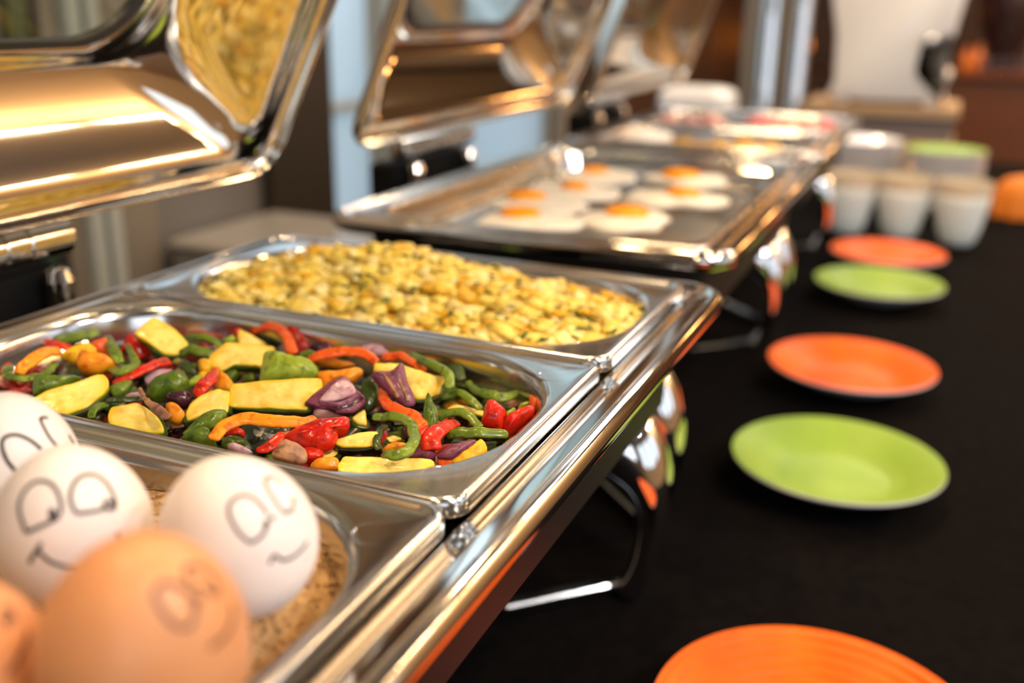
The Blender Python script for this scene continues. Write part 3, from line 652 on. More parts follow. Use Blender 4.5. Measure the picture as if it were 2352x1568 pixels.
def strip(name, cat, label, path, wpx, m, z=-.015, arch=.004, thick=.42, seg=12):
    """a curved strip; its broad side faces the front of the dish"""
    seedn[0] += 3; Q = np.array(path, float); zs = z + arch * np.sin(np.linspace(0, math.pi, len(Q)))
    P = np.array([onz(u, v, zz) for (u, v), zz in zip(Q, zs)]); P = cr(P, 6)
    wl_ = np.interp(np.linspace(0, 1, len(P)), np.linspace(0, 1, len(wpx)), wpx) if hasattr(wpx, '__len__') else np.full(len(P), wpx)
    view = CAM - P.mean(0); dist = np.linalg.norm(view); view /= dist; up = view * .75 + UP * .5; up /= np.linalg.norm(up)
    R_ = wl_ * 1.22 * dist / FPX / 2
    R_ *= np.clip(np.minimum(np.linspace(0, 1, len(P)), np.linspace(1, 0, len(P))) * 14 + .62, 0, 1)
    b = MB(); T = np.gradient(P, axis=0); T /= np.linalg.norm(T, axis=1)[:, None]; rings = []
    tt = np.arange(seg) * 2 * np.pi / seg
    for i in range(len(P)):
        a = np.cross(T[i], up); a /= np.linalg.norm(a) + 1e-9; n_ = np.cross(a, T[i])
        cs, sn = np.cos(tt), np.sin(tt); e = .6
        X = np.sign(cs) * abs(cs) ** e; Y = np.sign(sn) * abs(sn) ** e * thick
        Y = Y - .16 * X * X * (sn > 0) * thick + .06 * np.cos(3 * tt) * thick
        rings.append(P[i] + R_[i] * (np.outer(X, a) + np.outer(Y, n_)) + .0011 * noise.noise(Vector(P[i] * 170)) * n_ + .0008 * noise.noise(Vector(P[i] * 230) + Vector((9, 0, 0))) * a)
    b.loft(rings, 0, True, True)
    bs = (P[:, 0].mean(), P[:, 1].mean(), P[:, 2].min() - .004)
    return tag(b.obj(name, VEG[m], None, True, bs, 1.1), label, cat)
PS, PC, ON = 'pepper_strip', 'pepper_chunk', 'onion_piece'
# uncountable bed of small scraps; dark colours paint the shade in the gaps
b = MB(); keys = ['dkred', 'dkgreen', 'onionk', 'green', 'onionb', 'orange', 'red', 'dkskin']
V = []; F = []
vx0, vx1, vy0, vy1 = -.311, -.014, -.340, -.189
def sq3(u, v, R=.058):
    cx_, cy_, hx_, hy_ = (vx0 + vx1) / 2, (vy0 + vy1) / 2, (vx1 - vx0) / 2, (vy1 - vy0) / 2
    x, y = cx_ + u * hx_, cy_ + v * hy_; ex, ey = abs(x - cx_) - (hx_ - R), abs(y - cy_) - (hy_ - R)
    if ex > 0 and ey > 0:
        d = math.hypot(ex, ey)
        if d > R: x = cx_ + math.copysign(hx_ - R + ex * R / d, u); y = cy_ + math.copysign(hy_ - R + ey * R / d, v)
    return x, y
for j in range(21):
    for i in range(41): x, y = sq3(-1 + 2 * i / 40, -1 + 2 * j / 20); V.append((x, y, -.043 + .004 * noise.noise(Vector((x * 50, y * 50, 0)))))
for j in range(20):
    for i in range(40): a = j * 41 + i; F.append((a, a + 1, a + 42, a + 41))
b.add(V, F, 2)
for i in range(420):
    x, y = sq3(rng.uniform(-.92, .92), rng.uniform(-.9, .9)); a = rng.uniform(0, 6.28); L_ = rng.uniform(.006, .016); z = rng.uniform(-.042, -.031)
    d = np.array([math.cos(a), math.sin(a), 0]); c = np.array([x, y, z])
    pts = [c - d * L_ * .5, c - d * L_ * .15 + UP * .002, c + d * L_ * .2 + UP * .002, c + d * L_ * .5]
    pts = [np.array([*sq3((p[0] - (vx0 + vx1) / 2) / ((vx1 - vx0) / 2) if abs(p[0] - (vx0 + vx1) / 2) < (vx1 - vx0) / 2 else math.copysign(.97, p[0] - (vx0 + vx1) / 2), max(min((p[1] - (vy0 + vy1) / 2) / ((vy1 - vy0) / 2), .97), -.97)), p[2]]) for p in pts]
    if min(np.linalg.norm(np.diff(np.array(pts), axis=0), axis=1)) < 1e-4: continue
    b.tube(cr(pts, 2), rng.uniform(.002, .0042), 8, int(rng.integers(8)), flat=.5)
for i in range(240):
    x, y = sq3(rng.uniform(-.90, .90), rng.uniform(-.86, .86)); a = rng.uniform(0, 6.28); L_ = rng.uniform(.012, .022); z = rng.uniform(-.029, -.0215)
    d = np.array([math.cos(a), math.sin(a), rng.uniform(-.25, .25)]); c = np.array([x, y, z]); sd = np.array([-d[1], d[0], 0]) * rng.uniform(-.004, .004)
    pts = [np.array([*sq3((p[0] - (vx0 + vx1) / 2) / ((vx1 - vx0) / 2), (p[1] - (vy0 + vy1) / 2) / ((vy1 - vy0) / 2)), p[2]]) for p in (c - d * L_ * .5, c - d * L_ * .15 + sd, c + d * L_ * .2 + sd, c + d * L_ * .5)]
    pts = [np.array([min(max(p[0], vx0), vx1), min(max(p[1], vy0), vy1), p[2]]) for p in pts]
    if min(np.linalg.norm(np.diff(np.array(pts), axis=0), axis=1)) < 1e-3: continue
    b.tube(cr(pts, 3), rng.uniform(.003, .0050), 8, int(rng.choice([0, 1, 1, 2, 7, 4, 3, 0, 7])), flat=.55)
tag(b.obj('vegetable_scraps', [VEG[k] for k in keys], None, True, (-.16, -.26, -.06), 1.1), 'mass of small vegetable scraps, coloured dark for the shade under the larger roasted pieces', 'vegetables', None, 'stuff')

# zucchini
zucchini('broad pale zucchini slice leaning on the far pan wall beside a folded red pepper', [(354, 727), (308, 764), (340, 786), (362, 801), (378, 812), (405, 813), (433, 790), (402, 757)], -.006, .75)
zucchini('zucchini piece with a notched lower edge, next to the large light green pepper chunk', C4([(470, 435), (340, 530), (215, 640), (225, 740), (290, 820), (400, 858), (590, 745), (780, 770), (960, 790), (1040, 690), (1060, 575), (1170, 540), (1130, 490), (800, 460)]), -.008, .65)
zucchini('longest zucchini wedge, a rectangular yellow block in the middle of the pan', C4([(580, 1050), (1000, 1005), (1850, 960), (1872, 1100), (1720, 1220), (1668, 1440), (1250, 1412), (520, 1392), (525, 1150)]), -.008, .7, .007)
zucchini('rounded zucchini end with green upper edge, touching the longest wedge', C2([(1500, 1163), (1660, 1190), (1662, 1300), (1640, 1480), (1560, 1440), (1380, 1500), (1100, 1590), (1075, 1500), (1130, 1370), (1250, 1270)]), -.010, .6)
zucchini('long boat-shaped zucchini slice at the near left edge of the pan', C1([(1340, 970), (1420, 972), (1480, 1040), (1482, 1130), (1400, 1250), (1200, 1400), (950, 1500), (700, 1480), (290, 1350), (500, 1260), (700, 1170), (900, 1120)]), -.009, .6)
zucchini('half-round zucchini slice with watery centre by the near pan edge', C3([(710, 650), (850, 610), (1000, 590), (1150, 592), (1330, 700), (1440, 820), (1492, 1010), (1200, 1000), (720, 900)]), -.010, .6, smooth=True)
zucchini('small triangular zucchini wedge with grey green skin, in front of the red pepper arch', C4([(660, 225), (1060, 455), (950, 490), (650, 450), (625, 330)]), -.012, .8, .004)
zucchini('ragged zucchini slice partly covered by a standing purple onion leaf', C6([(650, 258), (850, 265), (900, 292), (1080, 350), (1207, 375), (1172, 440), (1160, 500), (1060, 540), (960, 545), (900, 430), (760, 340), (640, 322)]), -.009, .65)
zucchini('zucchini baton with dark skin showing below, left of the curled green pepper ring', C7([(250, 378), (400, 340), (590, 313), (582, 430), (470, 445), (310, 445), (240, 410)]), -.012, .6, .005, 'dkskin', .009)
zucchini('flat zucchini baton lying along the near pan edge', C7([(285, 582), (330, 525), (600, 530), (1030, 548), (1035, 610), (980, 645), (700, 675), (400, 675), (285, 640)]), -.011, .5)
zucchini('little greenish zucchini end beside the big glossy red pepper', C7([(125, 490), (240, 450), (252, 400), (303, 445), (230, 525), (115, 540)]), -.016, .5, .004)
zucchini('thin curved zucchini sliver left of the round red pepper piece', C8([(335, 405), (380, 375), (500, 398), (632, 428), (620, 460), (500, 445), (400, 430)]), -.018, .5, .003)
zucchini('small square zucchini bit under the layered onion wedge', C7([(380, 215), (490, 130), (505, 270), (430, 255)]), -.017, .5, .004)
zucchini('small zucchini tip seen inside the green pepper ring', C7([(655, 372), (720, 343), (795, 385), (690, 405)]), -.020, .5, .003)
chunk('zucchini_piece', 'zucchini', 'zucchini piece turned dark skin up beneath the orange strip', C5([(860, 600), (1150, 605), (1520, 630), (1500, 770), (1250, 900), (1060, 960), (870, 900), (810, 760)]), 'dkskin', -.022, .5, .006, .004)
# red peppers
strip(PS, 'red pepper', 'red pepper strip arching high against the far pan wall', C4([(870, 265), (960, 215), (1080, 195), (1200, 215), (1330, 310), (1400, 440), (1440, 610)]), [16, 21, 21, 20, 22], 'redor', -.012, .006)
chunk(PC, 'red pepper', 'dark red pepper flap directly behind the red arch', C4([(1390, 215), (1550, 255), (1700, 500), (1600, 590), (1480, 560)]), 'dkred', -.012, .9)
chunk(PC, 'red pepper', 'folded bright red pepper piece left of the leaning zucchini slice', C1([(1810, 400), (1900, 480), (2030, 480), (2075, 680), (1900, 735), (1790, 620), (1680, 640), (1700, 550)]), 'red', -.012, .8)
strip(PS, 'red pepper', 'straight glossy red pepper strip in the left half of the pan', C2([(60, 1085), (250, 1000), (500, 880), (700, 800), (840, 790)]), [10, 17, 18, 20], 'red', -.011, .004)
strip(PS, 'red pepper', 'red pepper strip with a white glint beside an orange chunk', C2([(1190, 1260), (1300, 1140), (1420, 1010), (1490, 860)]), [16, 26, 24, 10], 'red', -.008, .004)
chunk(PC, 'red pepper', 'largest glossy red pepper piece near the front of the pan', C5([(1480, 730), (1700, 600), (1950, 510), (2300, 478), (2355, 560), (2310, 650), (2180, 680), (2195, 740), (2100, 900), (1900, 925), (1700, 870), (1540, 800)]), 'red', -.008, .6, .006, .005)
strip(PS, 'red pepper', 'thin red pepper tail running under the pale cut onion', C5([(1050, 975), (1250, 880), (1450, 775), (1560, 720)]), [10, 22, 26, 18], 'red', -.013, .002)
chunk(PC, 'red pepper', 'small red pepper lump below the largest red piece', C5([(1720, 920), (1990, 890), (1950, 1040), (1740, 1060), (1690, 980)]), 'red', -.014, .5)
strip(PS, 'red pepper', 'wavy red pepper strip sloping down behind the green ring', C6([(685, 470), (735, 590), (850, 645), (960, 700), (1040, 790)]), [18, 24, 25, 26], 'redor', -.012, .003)
chunk(PC, 'red pepper', 'red pepper tip right of the green ring', C7([(890, 275), (1000, 285), (985, 330), (925, 400), (880, 400)]), 'red', -.014, .5)
strip(PS, 'red pepper', 'curled red pepper piece bent beside the green arch', C8([(215, 740), (215, 640), (300, 560), (405, 515)]), [40, 36, 30, 22], 'red', -.010, .005)
chunk(PC, 'red pepper', 'round red pepper piece like a small tomato at the right end', C8([(650, 355), (710, 360), (795, 430), (790, 480), (755, 565), (680, 568), (605, 540), (622, 450)]), 'red', -.008, .6, .008, .008)
chunk(PC, 'red pepper', 'red pepper piece pressed against the right pan rim', C8([(785, 490), (900, 420), (1005, 388), (1005, 440), (900, 525), (815, 585), (775, 545)]), 'red', -.009, .5, .006, .004)
chunk(PC, 'red pepper', 'small orange-red pepper corner at the far right of the pan', C8([(985, 300), (1030, 330), (1085, 340), (1010, 415)]), 'redor', -.012, .5)
strip(PS, 'red pepper', 'orange-red pepper strip along the top of the ragged zucchini slice', C6([(700, 225), (850, 200), (950, 262), (1050, 325)]), [16, 18, 16, 10], 'redor', -.010, .003)
strip(PS, 'red pepper', 'dull red pepper strip at the left near corner', C1([(0, 1290), (200, 1230), (400, 1150)]), [14, 20, 16], 'dkred', -.016, .003)
strip(PS, 'red pepper', 'thin red pepper edge behind the orange pieces at left', C1([(550, 530), (700, 525), (850, 570), (980, 590)]), [14, 15, 12], 'red', -.012, .002)
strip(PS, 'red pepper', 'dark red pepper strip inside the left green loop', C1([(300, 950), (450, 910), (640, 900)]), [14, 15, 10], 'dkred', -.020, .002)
chunk(PC, 'red pepper', 'small red pepper bit at the left edge behind the green loop', C1([(0, 850), (80, 810), (160, 810), (120, 870), (0, 960)]), 'red', -.016, .5)
strip(PS, 'red pepper', 'short red pepper curl under the long orange strip', C5([(590, 740), (680, 690), (780, 690), (870, 740)]), [12, 14, 12], 'red', -.017, .003)
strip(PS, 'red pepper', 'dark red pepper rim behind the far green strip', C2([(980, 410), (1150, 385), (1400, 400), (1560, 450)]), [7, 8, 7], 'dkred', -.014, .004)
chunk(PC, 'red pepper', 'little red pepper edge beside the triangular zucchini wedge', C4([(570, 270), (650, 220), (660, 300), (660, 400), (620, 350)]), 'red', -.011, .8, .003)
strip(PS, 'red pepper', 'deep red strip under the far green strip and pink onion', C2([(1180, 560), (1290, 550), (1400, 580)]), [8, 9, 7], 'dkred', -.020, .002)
strip(PS, 'red pepper', 'dark red pepper sliver between the boat-shaped zucchini and the left end', C1([(0, 1080), (200, 1110), (440, 1130)]), [22, 24, 20], 'dkred', -.020, .002)
# orange peppers
strip(PS, 'orange pepper', 'long orange pepper strip running from the green loop to the top left', C1([(270, 960), (340, 840), (500, 720), (650, 650), (840, 640)]), [17, 22, 24, 18], 'orange', -.009, .005)
chunk(PC, 'orange pepper', 'smooth yellow-orange pepper cap in the left cluster', C1([(840, 685), (1000, 590), (1200, 537), (1320, 600), (1310, 690), (1130, 700), (1070, 800), (960, 745)]), 'yellow', -.006, .65, .005, .004)
chunk(PC, 'orange pepper', 'square orange-red pepper piece beside the upright dark green strip', C1([(1265, 530), (1470, 447), (1505, 560), (1495, 685), (1330, 650)]), 'redor', -.007, .7, smooth=False)
chunk(PC, 'orange pepper', 'crumpled orange pepper chunk in front of the left cluster', C1([(1075, 770), (1130, 657), (1400, 680), (1540, 740), (1610, 835), (1480, 890), (1350, 925), (1220, 915), (1110, 855)]), 'orange', -.006, .65, .006, .005)
strip(PS, 'orange pepper', 'long bent orange pepper strip below the longest zucchini wedge', C5([(440, 800), (540, 650), (740, 545), (930, 505), (1300, 535), (1700, 550), (1900, 505)]), [22, 25, 25, 26, 24, 18], 'orange', -.008, .004)
chunk(PC, 'yellow pepper', 'glossy yellow pepper nub with a white highlight', C2([(1250, 770), (1390, 755), (1415, 860), (1350, 945), (1265, 905)]), 'yellow', -.010, .6, .005, .004)
chunk(PC, 'orange pepper', 'orange pepper chunk between the glinting red strip and the longest wedge', C2([(1525, 935), (1620, 960), (1735, 1100), (1650, 1185), (1480, 1145)]), 'orange', -.011, .6, .005, .003)
chunk(PC, 'orange pepper', 'orange pepper tip beside the browned onion root', C2([(790, 1380), (880, 1365), (1000, 1440), (1055, 1540), (960, 1610), (850, 1570)]), 'orange', -.012, .55, .005, .004)
chunk(PC, 'yellow pepper', 'yellow pepper sliver behind the glinting red strip', C2([(1250, 945), (1340, 930), (1360, 1010), (1270, 1060)]), 'yellow', -.013, .6)
strip(PS, 'orange pepper', 'orange-red pepper strip curving over the far middle of the pan', C6([(100, 235), (220, 195), (330, 165), (450, 165), (570, 190), (655, 250)]), [14, 22, 20, 20, 18], 'redor', -.008, .004)
chunk(PC, 'orange pepper', 'orange pepper piece above the layered onion wedge', C6([(185, 335), (330, 322), (500, 300), (530, 335), (430, 405), (340, 390), (215, 450)]), 'orange', -.010, .6, .005, .003)
chunk(PC, 'orange pepper', 'flat orange pepper bit left of the near zucchini baton', C7([(55, 580), (140, 540), (262, 545), (265, 620), (150, 625), (60, 610)]), 'orange', -.014, .5)
chunk(PC, 'orange pepper', 'orange pepper sliver inside the green pepper ring', C7([(635, 455), (740, 403), (830, 428), (740, 472), (650, 485)]), 'orange', -.017, .5, .003)
chunk(PC, 'orange pepper', 'browned orange pepper scrap at the near right corner', C8([(262, 800), (340, 765), (405, 800), (385, 850), (285, 865)]), 'redor', -.014, .5)
chunk(PC, 'orange pepper', 'small yellow lower part of the far orange strip', C6([(130, 255), (260, 215), (350, 240), (470, 265), (400, 290), (280, 280)]), 'orange', -.012, .6, .003)
chunk(PC, 'yellow pepper', 'yellow pepper patch at the far wall behind the triangular wedge', C4([(230, 60), (500, 90), (850, 160), (830, 250), (560, 240), (250, 150)]), 'yellow', -.013, 1.0, .003)
# green peppers
chunk(PC, 'green pepper', 'light green pepper piece lying above the boat-shaped zucchini slice', C1([(490, 1000), (620, 985), (850, 1000), (1095, 1000), (1000, 1070), (800, 1160), (520, 1230), (465, 1200)]), 'green', -.010, .6, .005, .004)
strip(PS, 'green pepper', 'U-shaped green pepper loop at the left end', C1([(120, 850), (110, 950), (200, 1015), (380, 1020), (560, 980), (700, 900), (770, 790)]), [20, 17, 13, 13, 14, 17], 'green', -.012, .001)
strip(PS, 'green pepper', 'dark green pepper edge under the crumpled orange chunk', C1([(945, 810), (1010, 900), (1150, 945), (1320, 960), (1460, 930)]), [10, 13, 13, 12], 'dkgreen', -.013, .001)
strip(PS, 'green pepper', 'upright dark green pepper strip right of the orange-red square', C1([(1480, 440), (1550, 580), (1610, 700), (1670, 820)]), [14, 20, 20, 14], 'green', -.007, .004)
strip(PS, 'green pepper', 'hooked green pepper strip in front of the folded red piece', C1([(1750, 530), (1830, 680), (1870, 800), (1780, 890), (1640, 930), (1520, 880)]), [8, 16, 17, 16, 14], 'green', -.008, .003)
chunk(PC, 'green pepper', 'small yellow-green pepper piece under the straight red strip', C1([(1505, 1145), (1650, 1080), (1825, 1050), (1750, 1190), (1610, 1245), (1530, 1215)]), 'green', -.012, .5)
strip(PS, 'green pepper', 'thin green pepper strip above the half-round zucchini slice', C3([(660, 545), (820, 525), (1000, 510), (1200, 520)]), [10, 12, 11, 9], 'dkgreen', -.009, .002)
strip(PS, 'green pepper', 'curled green pepper end at the near edge left of the half-round slice', C3([(660, 610), (530, 610), (430, 690), (400, 800)]), [10, 14, 14, 12], 'green', -.011, .002)
chunk(PC, 'green pepper', 'folded dark green pepper chunk with a yellow crease at centre left', C2([(535, 1155), (630, 1030), (800, 965), (960, 905), (1020, 930), (1095, 1050), (1060, 1150), (950, 1215), (780, 1225), (610, 1275)]), 'green', -.007, .6, .008, .006)
strip(PS, 'green pepper', 'bright green pepper strip below the leaning zucchini slice', C2([(980, 670), (1130, 615), (1300, 640), (1450, 690)]), [14, 19, 19, 14], 'green', -.010, .003)
strip(PS, 'green pepper', 'green pepper strip lying at the far wall between two zucchini pieces', C2([(1040, 450), (1200, 430), (1380, 460), (1560, 570)]), [12, 15, 15, 12], 'green', -.011, .003)
strip(PS, 'green pepper', 'dark green pepper strip behind the straight red strip', C2([(900, 770), (1050, 830), (1220, 940)]), [18, 20, 16], 'dkgreen', -.014, .003)
chunk(PC, 'green pepper', 'small bright green pepper dome behind the notched zucchini', C2([(1575, 490), (1720, 425), (1765, 515), (1680, 530)]), 'ltgreen', -.013, .7, .004)
chunk(PC, 'green pepper', 'largest light green pepper chunk above the longest zucchini wedge', C4([(1060, 575), (1250, 580), (1450, 640), (1640, 665), (1790, 790), (1805, 920), (1640, 975), (1300, 975), (1000, 1000), (985, 890), (1010, 730)]), 'ltgreen', -.006, .65, .007, .006)
chunk(PC, 'green pepper', 'pale green pepper bit right of the folded dark chunk', C2([(1095, 1060), (1250, 955), (1265, 1080), (1110, 1130), (1030, 1200)]), 'ltgreen', -.013, .6, .003)
chunk(PC, 'green pepper', 'glossy green pepper piece at the near edge under the orange strip', C5([(0, 760), (250, 650), (370, 660), (400, 740), (460, 870), (200, 860)]), 'green', -.010, .6, .005, .005)
chunk(PC, 'green pepper', 'dark green pepper piece covering the rounded zucchini end', C5([(20, 690), (250, 470), (480, 365), (605, 390), (565, 520), (440, 640), (300, 650), (100, 710)]), 'green', -.007, .6, .004, .003)
strip(PS, 'green pepper', 'green pepper ring curling at the front right, like a letter C', C7([(550, 210), (690, 195), (810, 225), (880, 310), (885, 410), (820, 490), (720, 515), (645, 500)]), [16, 21, 22, 22, 22, 20], 'green', -.006, .003)
strip(PS, 'green pepper', 'dark inner side of a pepper loop left of the green ring', C7([(670, 265), (605, 320), (590, 400), (610, 470)]), [12, 15, 15, 14], 'dkgreen', -.014, .003)
strip(PS, 'green pepper', 'green pepper arch beside the round red piece', C8([(265, 495), (350, 445), (450, 445), (540, 495), (595, 565)]), [12, 18, 18, 18], 'green', -.010, .004)
strip(PS, 'green pepper', 'smooth green pepper strip under the round red piece, reaching the right rim', C8([(330, 615), (450, 590), (620, 600), (810, 605)]), [18, 22, 22, 18], 'green', -.009, .003)
chunk(PC, 'green pepper', 'upright toothed green pepper slice with a blackened tip', C8([(180, 290), (215, 340), (262, 450), (235, 560), (180, 605), (148, 430)]), 'green', -.007, .9, .004)
strip(PS, 'green pepper', 'light green pepper strip curving down at the far right', C6([(880, 185), (1000, 225), (1140, 285), (1240, 360), (1250, 470)]), [14, 19, 20, 18], 'green', -.008, .004)
strip(PS, 'green pepper', 'dark green pepper strip along the far right wall', C6([(1000, 175), (1150, 220), (1290, 290), (1340, 400)]), [14, 20, 24, 20], 'dkgreen', -.014, .002)
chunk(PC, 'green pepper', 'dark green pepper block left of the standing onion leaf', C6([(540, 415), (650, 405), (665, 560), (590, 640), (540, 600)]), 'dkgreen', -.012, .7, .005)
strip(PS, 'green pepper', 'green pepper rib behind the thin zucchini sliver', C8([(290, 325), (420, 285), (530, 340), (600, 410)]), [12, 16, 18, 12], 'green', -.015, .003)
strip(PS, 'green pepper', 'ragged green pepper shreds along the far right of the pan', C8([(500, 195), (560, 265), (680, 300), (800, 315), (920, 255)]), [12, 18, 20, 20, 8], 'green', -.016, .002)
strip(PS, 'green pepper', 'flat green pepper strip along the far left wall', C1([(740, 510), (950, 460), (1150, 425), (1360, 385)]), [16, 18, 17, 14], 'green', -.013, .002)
strip(PS, 'green pepper', 'dark green pepper strip at the far left corner', C1([(60, 640), (250, 640), (480, 590)]), [24, 26, 18], 'dkgreen', -.016, .002)
chunk(PC, 'green pepper', 'tiny light green pepper bit near the right rim', C8([(790, 450), (870, 408), (860, 440), (810, 470)]), 'ltgreen', -.016, .5, .003)
chunk(PC, 'green pepper', 'tiny light green pepper bit under the orange-red corner', C8([(900, 392), (980, 362), (990, 385), (910, 410)]), 'ltgreen', -.015, .5, .003)
chunk(PC, 'green pepper', 'small green pepper bit behind the orange-red curving strip', C6([(20, 195), (90, 155), (165, 185), (100, 210)]), 'green', -.012, .6, .003)
chunk(PC, 'green pepper', 'small green pepper piece below the notch of the zucchini', C2([(1590, 950), (1780, 890), (1790, 930), (1690, 1025)]), 'green', -.016, .5)
chunk(PC, 'green pepper', 'small green pepper block in the dark gap above the longest wedge', C2([(1880, 970), (2000, 965), (1990, 1060), (1860, 1050)]), 'green', -.018, .5)
chunk(PC, 'green pepper', 'pale green pepper scrap under the short red curl', C5([(590, 780), (800, 760), (860, 850), (700, 900), (560, 880)]), 'green', -.019, .5)
# red onions
root = chunk(ON, 'onion', 'layered purple onion wedge with a pale cut face, in the middle of the pan', C6([(105, 555), (365, 375), (480, 470), (520, 500), (548, 570), (420, 650), (240, 622), (110, 592)]), 'onionp', -.010, .6, .007, .002)
def opart(poly, m, z, lean, t, dome, nm):
    P, n = slab_pts(poly, z, lean); b = slab_mesh(P, n, [(.85, -t), (1, -t * .5), (1, 0), (.9, dome * .6), (.5, dome)], 0, 5); o = part(nm, b, VEG[m], root); return o
opart(C6([(205, 545), (375, 398), (478, 487), (400, 545), (245, 572)]), 'onionl', -.0075, .6, .002, .001, 'cut_face')['label'] = 'pale pink cut face'
for k, pth in enumerate(([(200, 585), (330, 600), (430, 570), (515, 512)], [(250, 615), (360, 628), (460, 600), (535, 545)], [(330, 648), (430, 645), (500, 610), (548, 568)])):
    Q = C6(pth); P = cr([onz(u, v, -.0085 - .0012 * k) for u, v in Q], 6); vw = CAM - P.mean(0)
    b = MB(); b.tube(P, .0014, 8, up=vw / np.linalg.norm(vw), flat=.7); part('layer', b, VEG['onionk' if k % 2 else 'onionp'], root)
chunk(ON, 'onion', 'pinkish onion petal under the layered onion wedge', C6([(150, 630), (190, 597), (300, 640), (375, 690), (170, 700)]), 'onionl', -.016, .5)
n3 = chunk(ON, 'onion', 'standing purple onion leaf leaning on the ragged zucchini slice', C6([(618, 352), (700, 330), (780, 320), (862, 268), (900, 400), (962, 560), (890, 602), (780, 520), (660, 415)]), 'onionp', -.004, .8, .003, .003)
for a in ([(700, 345), (760, 420), (830, 540)], [(800, 320), (850, 430), (910, 570)]):
    P = cr([onz(u, v, .0005) for u, v in C6(a)], 6); n_ = CAM - P.mean(0); P = np.array([onplane(u, v, lean_plane(*np.array(C6([(780, 420)]))[0], -.004, .8)[0] + lean_plane(*np.array(C6([(780, 420)]))[0], -.004, .8)[1] * .0018, lean_plane(*np.array(C6([(780, 420)]))[0], -.004, .8)[1]) for u, v in cr(C6(a), 6)])
    b = MB(); b.tube(P, .0010, 8, up=n_ / np.linalg.norm(n_), flat=.8); part('vein', b, VEG['onionb'], n3)
chunk(ON, 'onion', 'browned round onion cut with pale rings at the near pan edge', C5([(1280, 1020), (1330, 930), (1400, 830), (1480, 800), (1650, 865), (1750, 980), (1720, 1110), (1500, 1090)]), 'onionb', -.004, .7, .004, .002)
strip(ON, 'onion', 'browned onion root end trailing fibres beside the orange tip', C3([(1150, 340), (1210, 470), (1300, 560), (1420, 660), (1600, 800)]), [8, 8, 12, 20, 16], 'onionb', -.006, .002)
chunk(ON, 'onion', 'glossy blackened onion lump in the left centre of the pan', C3([(1550, 430), (1720, 420), (1920, 430), (1920, 560), (1760, 610), (1600, 545)]), 'onionk', -.010, .6, .005, .005)
chunk(ON, 'onion', 'dusty purple onion piece between the straight red strip and the dark green chunk', C2([(515, 1000), (680, 900), (850, 885), (840, 930), (600, 1060), (530, 1080)]), 'onionl', -.013, .6)
chunk(ON, 'onion', 'brown streaked onion bulb tip in front of the green ring', C7([(855, 540), (900, 480), (980, 435), (1040, 440), (1045, 540)]), 'onionp', -.012, .6, .005, .004)
chunk(ON, 'onion', 'violet onion slice at the near right corner', C8([(265, 775), (380, 690), (545, 652), (525, 700), (380, 795)]), 'onionp', -.009, .6)
chunk(PC, 'yellow pepper', 'ragged yellow piece under the violet onion slice', C8([(370, 800), (450, 725), (540, 690), (600, 645), (645, 730), (560, 800), (420, 850)]), 'yellow', -.011, .6)
chunk(ON, 'onion', 'pinkish onion fold at the far wall above the orange strip', C6([(535, 135), (600, 108), (720, 112), (872, 170), (800, 205), (620, 180)]), 'onionl', -.010, .7)
chunk(ON, 'onion', 'dark purple onion scraps right of the red arch', C4([(1720, 450), (1850, 480), (1930, 460), (1985, 400), (2075, 550), (1850, 575)]), 'onionk', -.013, .7, .004)
chunk(ON, 'onion', 'small lilac onion sliver above the bright green strip', C2([(1305, 595), (1490, 588), (1480, 640), (1380, 630)]), 'onionl', -.015, .6, .003)
chunk(ON, 'onion', 'lilac onion curl at the near edge under the dark zucchini', C5([(630, 890), (750, 855), (980, 970), (800, 980)]), 'onionl', -.014, .6, .003)
chunk(ON, 'onion', 'pale onion sheet beside the browned root end', C2([(235, 1262), (420, 1215), (475, 1285), (330, 1290)]), 'onionl', -.013, .6, .003)

# ------------------------------------------------------------------ fried eggs
FWH = mat('fried_egg_white', (0.72, 0.67, 0.56), 0.42, 0, (0.78, 0.75, 0.67), 50, 0.1, 120, spec=0.3)
YOLK = mat('egg_yolk', (0.86, 0.29, 0.002), 0.4, 0, (0.88, 0.36, 0.004), 60, spec=0.08)
def fried(label, u, v, zc, r, ph, yr=.0165, yoff=(0, 0)):
    c = onz(u, v, zc); b = MB(); s = 56; tt = np.arange(s) * 2 * np.pi / s; rings = []
    rad = np.array([r * (1 + .10 * math.sin(2 * a + ph) + .07 * math.sin(3 * a + 2.1 * ph) + .03 * math.sin(7 * a + ph)) for a in tt])
    for q, h in ((.96, -.004), (1.0, -.0025), (.985, -.0005), (.93, .001), (.8, .0016), (.6, .002), (.42, .003), (.2, .0035)):
        rings.append(np.stack([c[0] - yoff[0] + q * rad * np.cos(tt), c[1] - yoff[1] + q * rad * np.sin(tt), np.array([zc - .002 + h + .0012 * math.sin(5 * a + ph * 3 + q * 4) * q for a in tt])], 1))
    b.loft(rings, 0, True, True)
    yr = yr * 1.22
    o = tag(b.obj('fried_egg', FWH, None, True, (c[0], c[1], zc - .006), 2.0), label, 'fried egg', 'fried eggs in the large pan')
    y = MB(); y.lathe([(yr, zc - .001), (yr * .98, zc + .0020), (yr * .90, zc + .0048), (yr * .66, zc + .0068), (yr * .3, zc + .0076), (.0005, zc + .0077)], 32, (c[0], c[1], 0), cap1=True); part('yolk', y, YOLK, o)
    return o
fried('fried egg at the near left of the large pan', 1195, 494, -.012, .046, .4, .0165, (-.012, .010))
fried('fried egg second from the near end in the left row', 1210, 455, -.010, .047, 1.6, .0165, (-.018, .006))
fried('fried egg third from the near end, its yolk almost covered with white', 1320, 433, -.009, .05, 2.9, .0125, (.0, .0))
fried('fried egg farthest back in the left row', 1367, 397, -.008, .048, 4.2, .013, (-.006, .0))
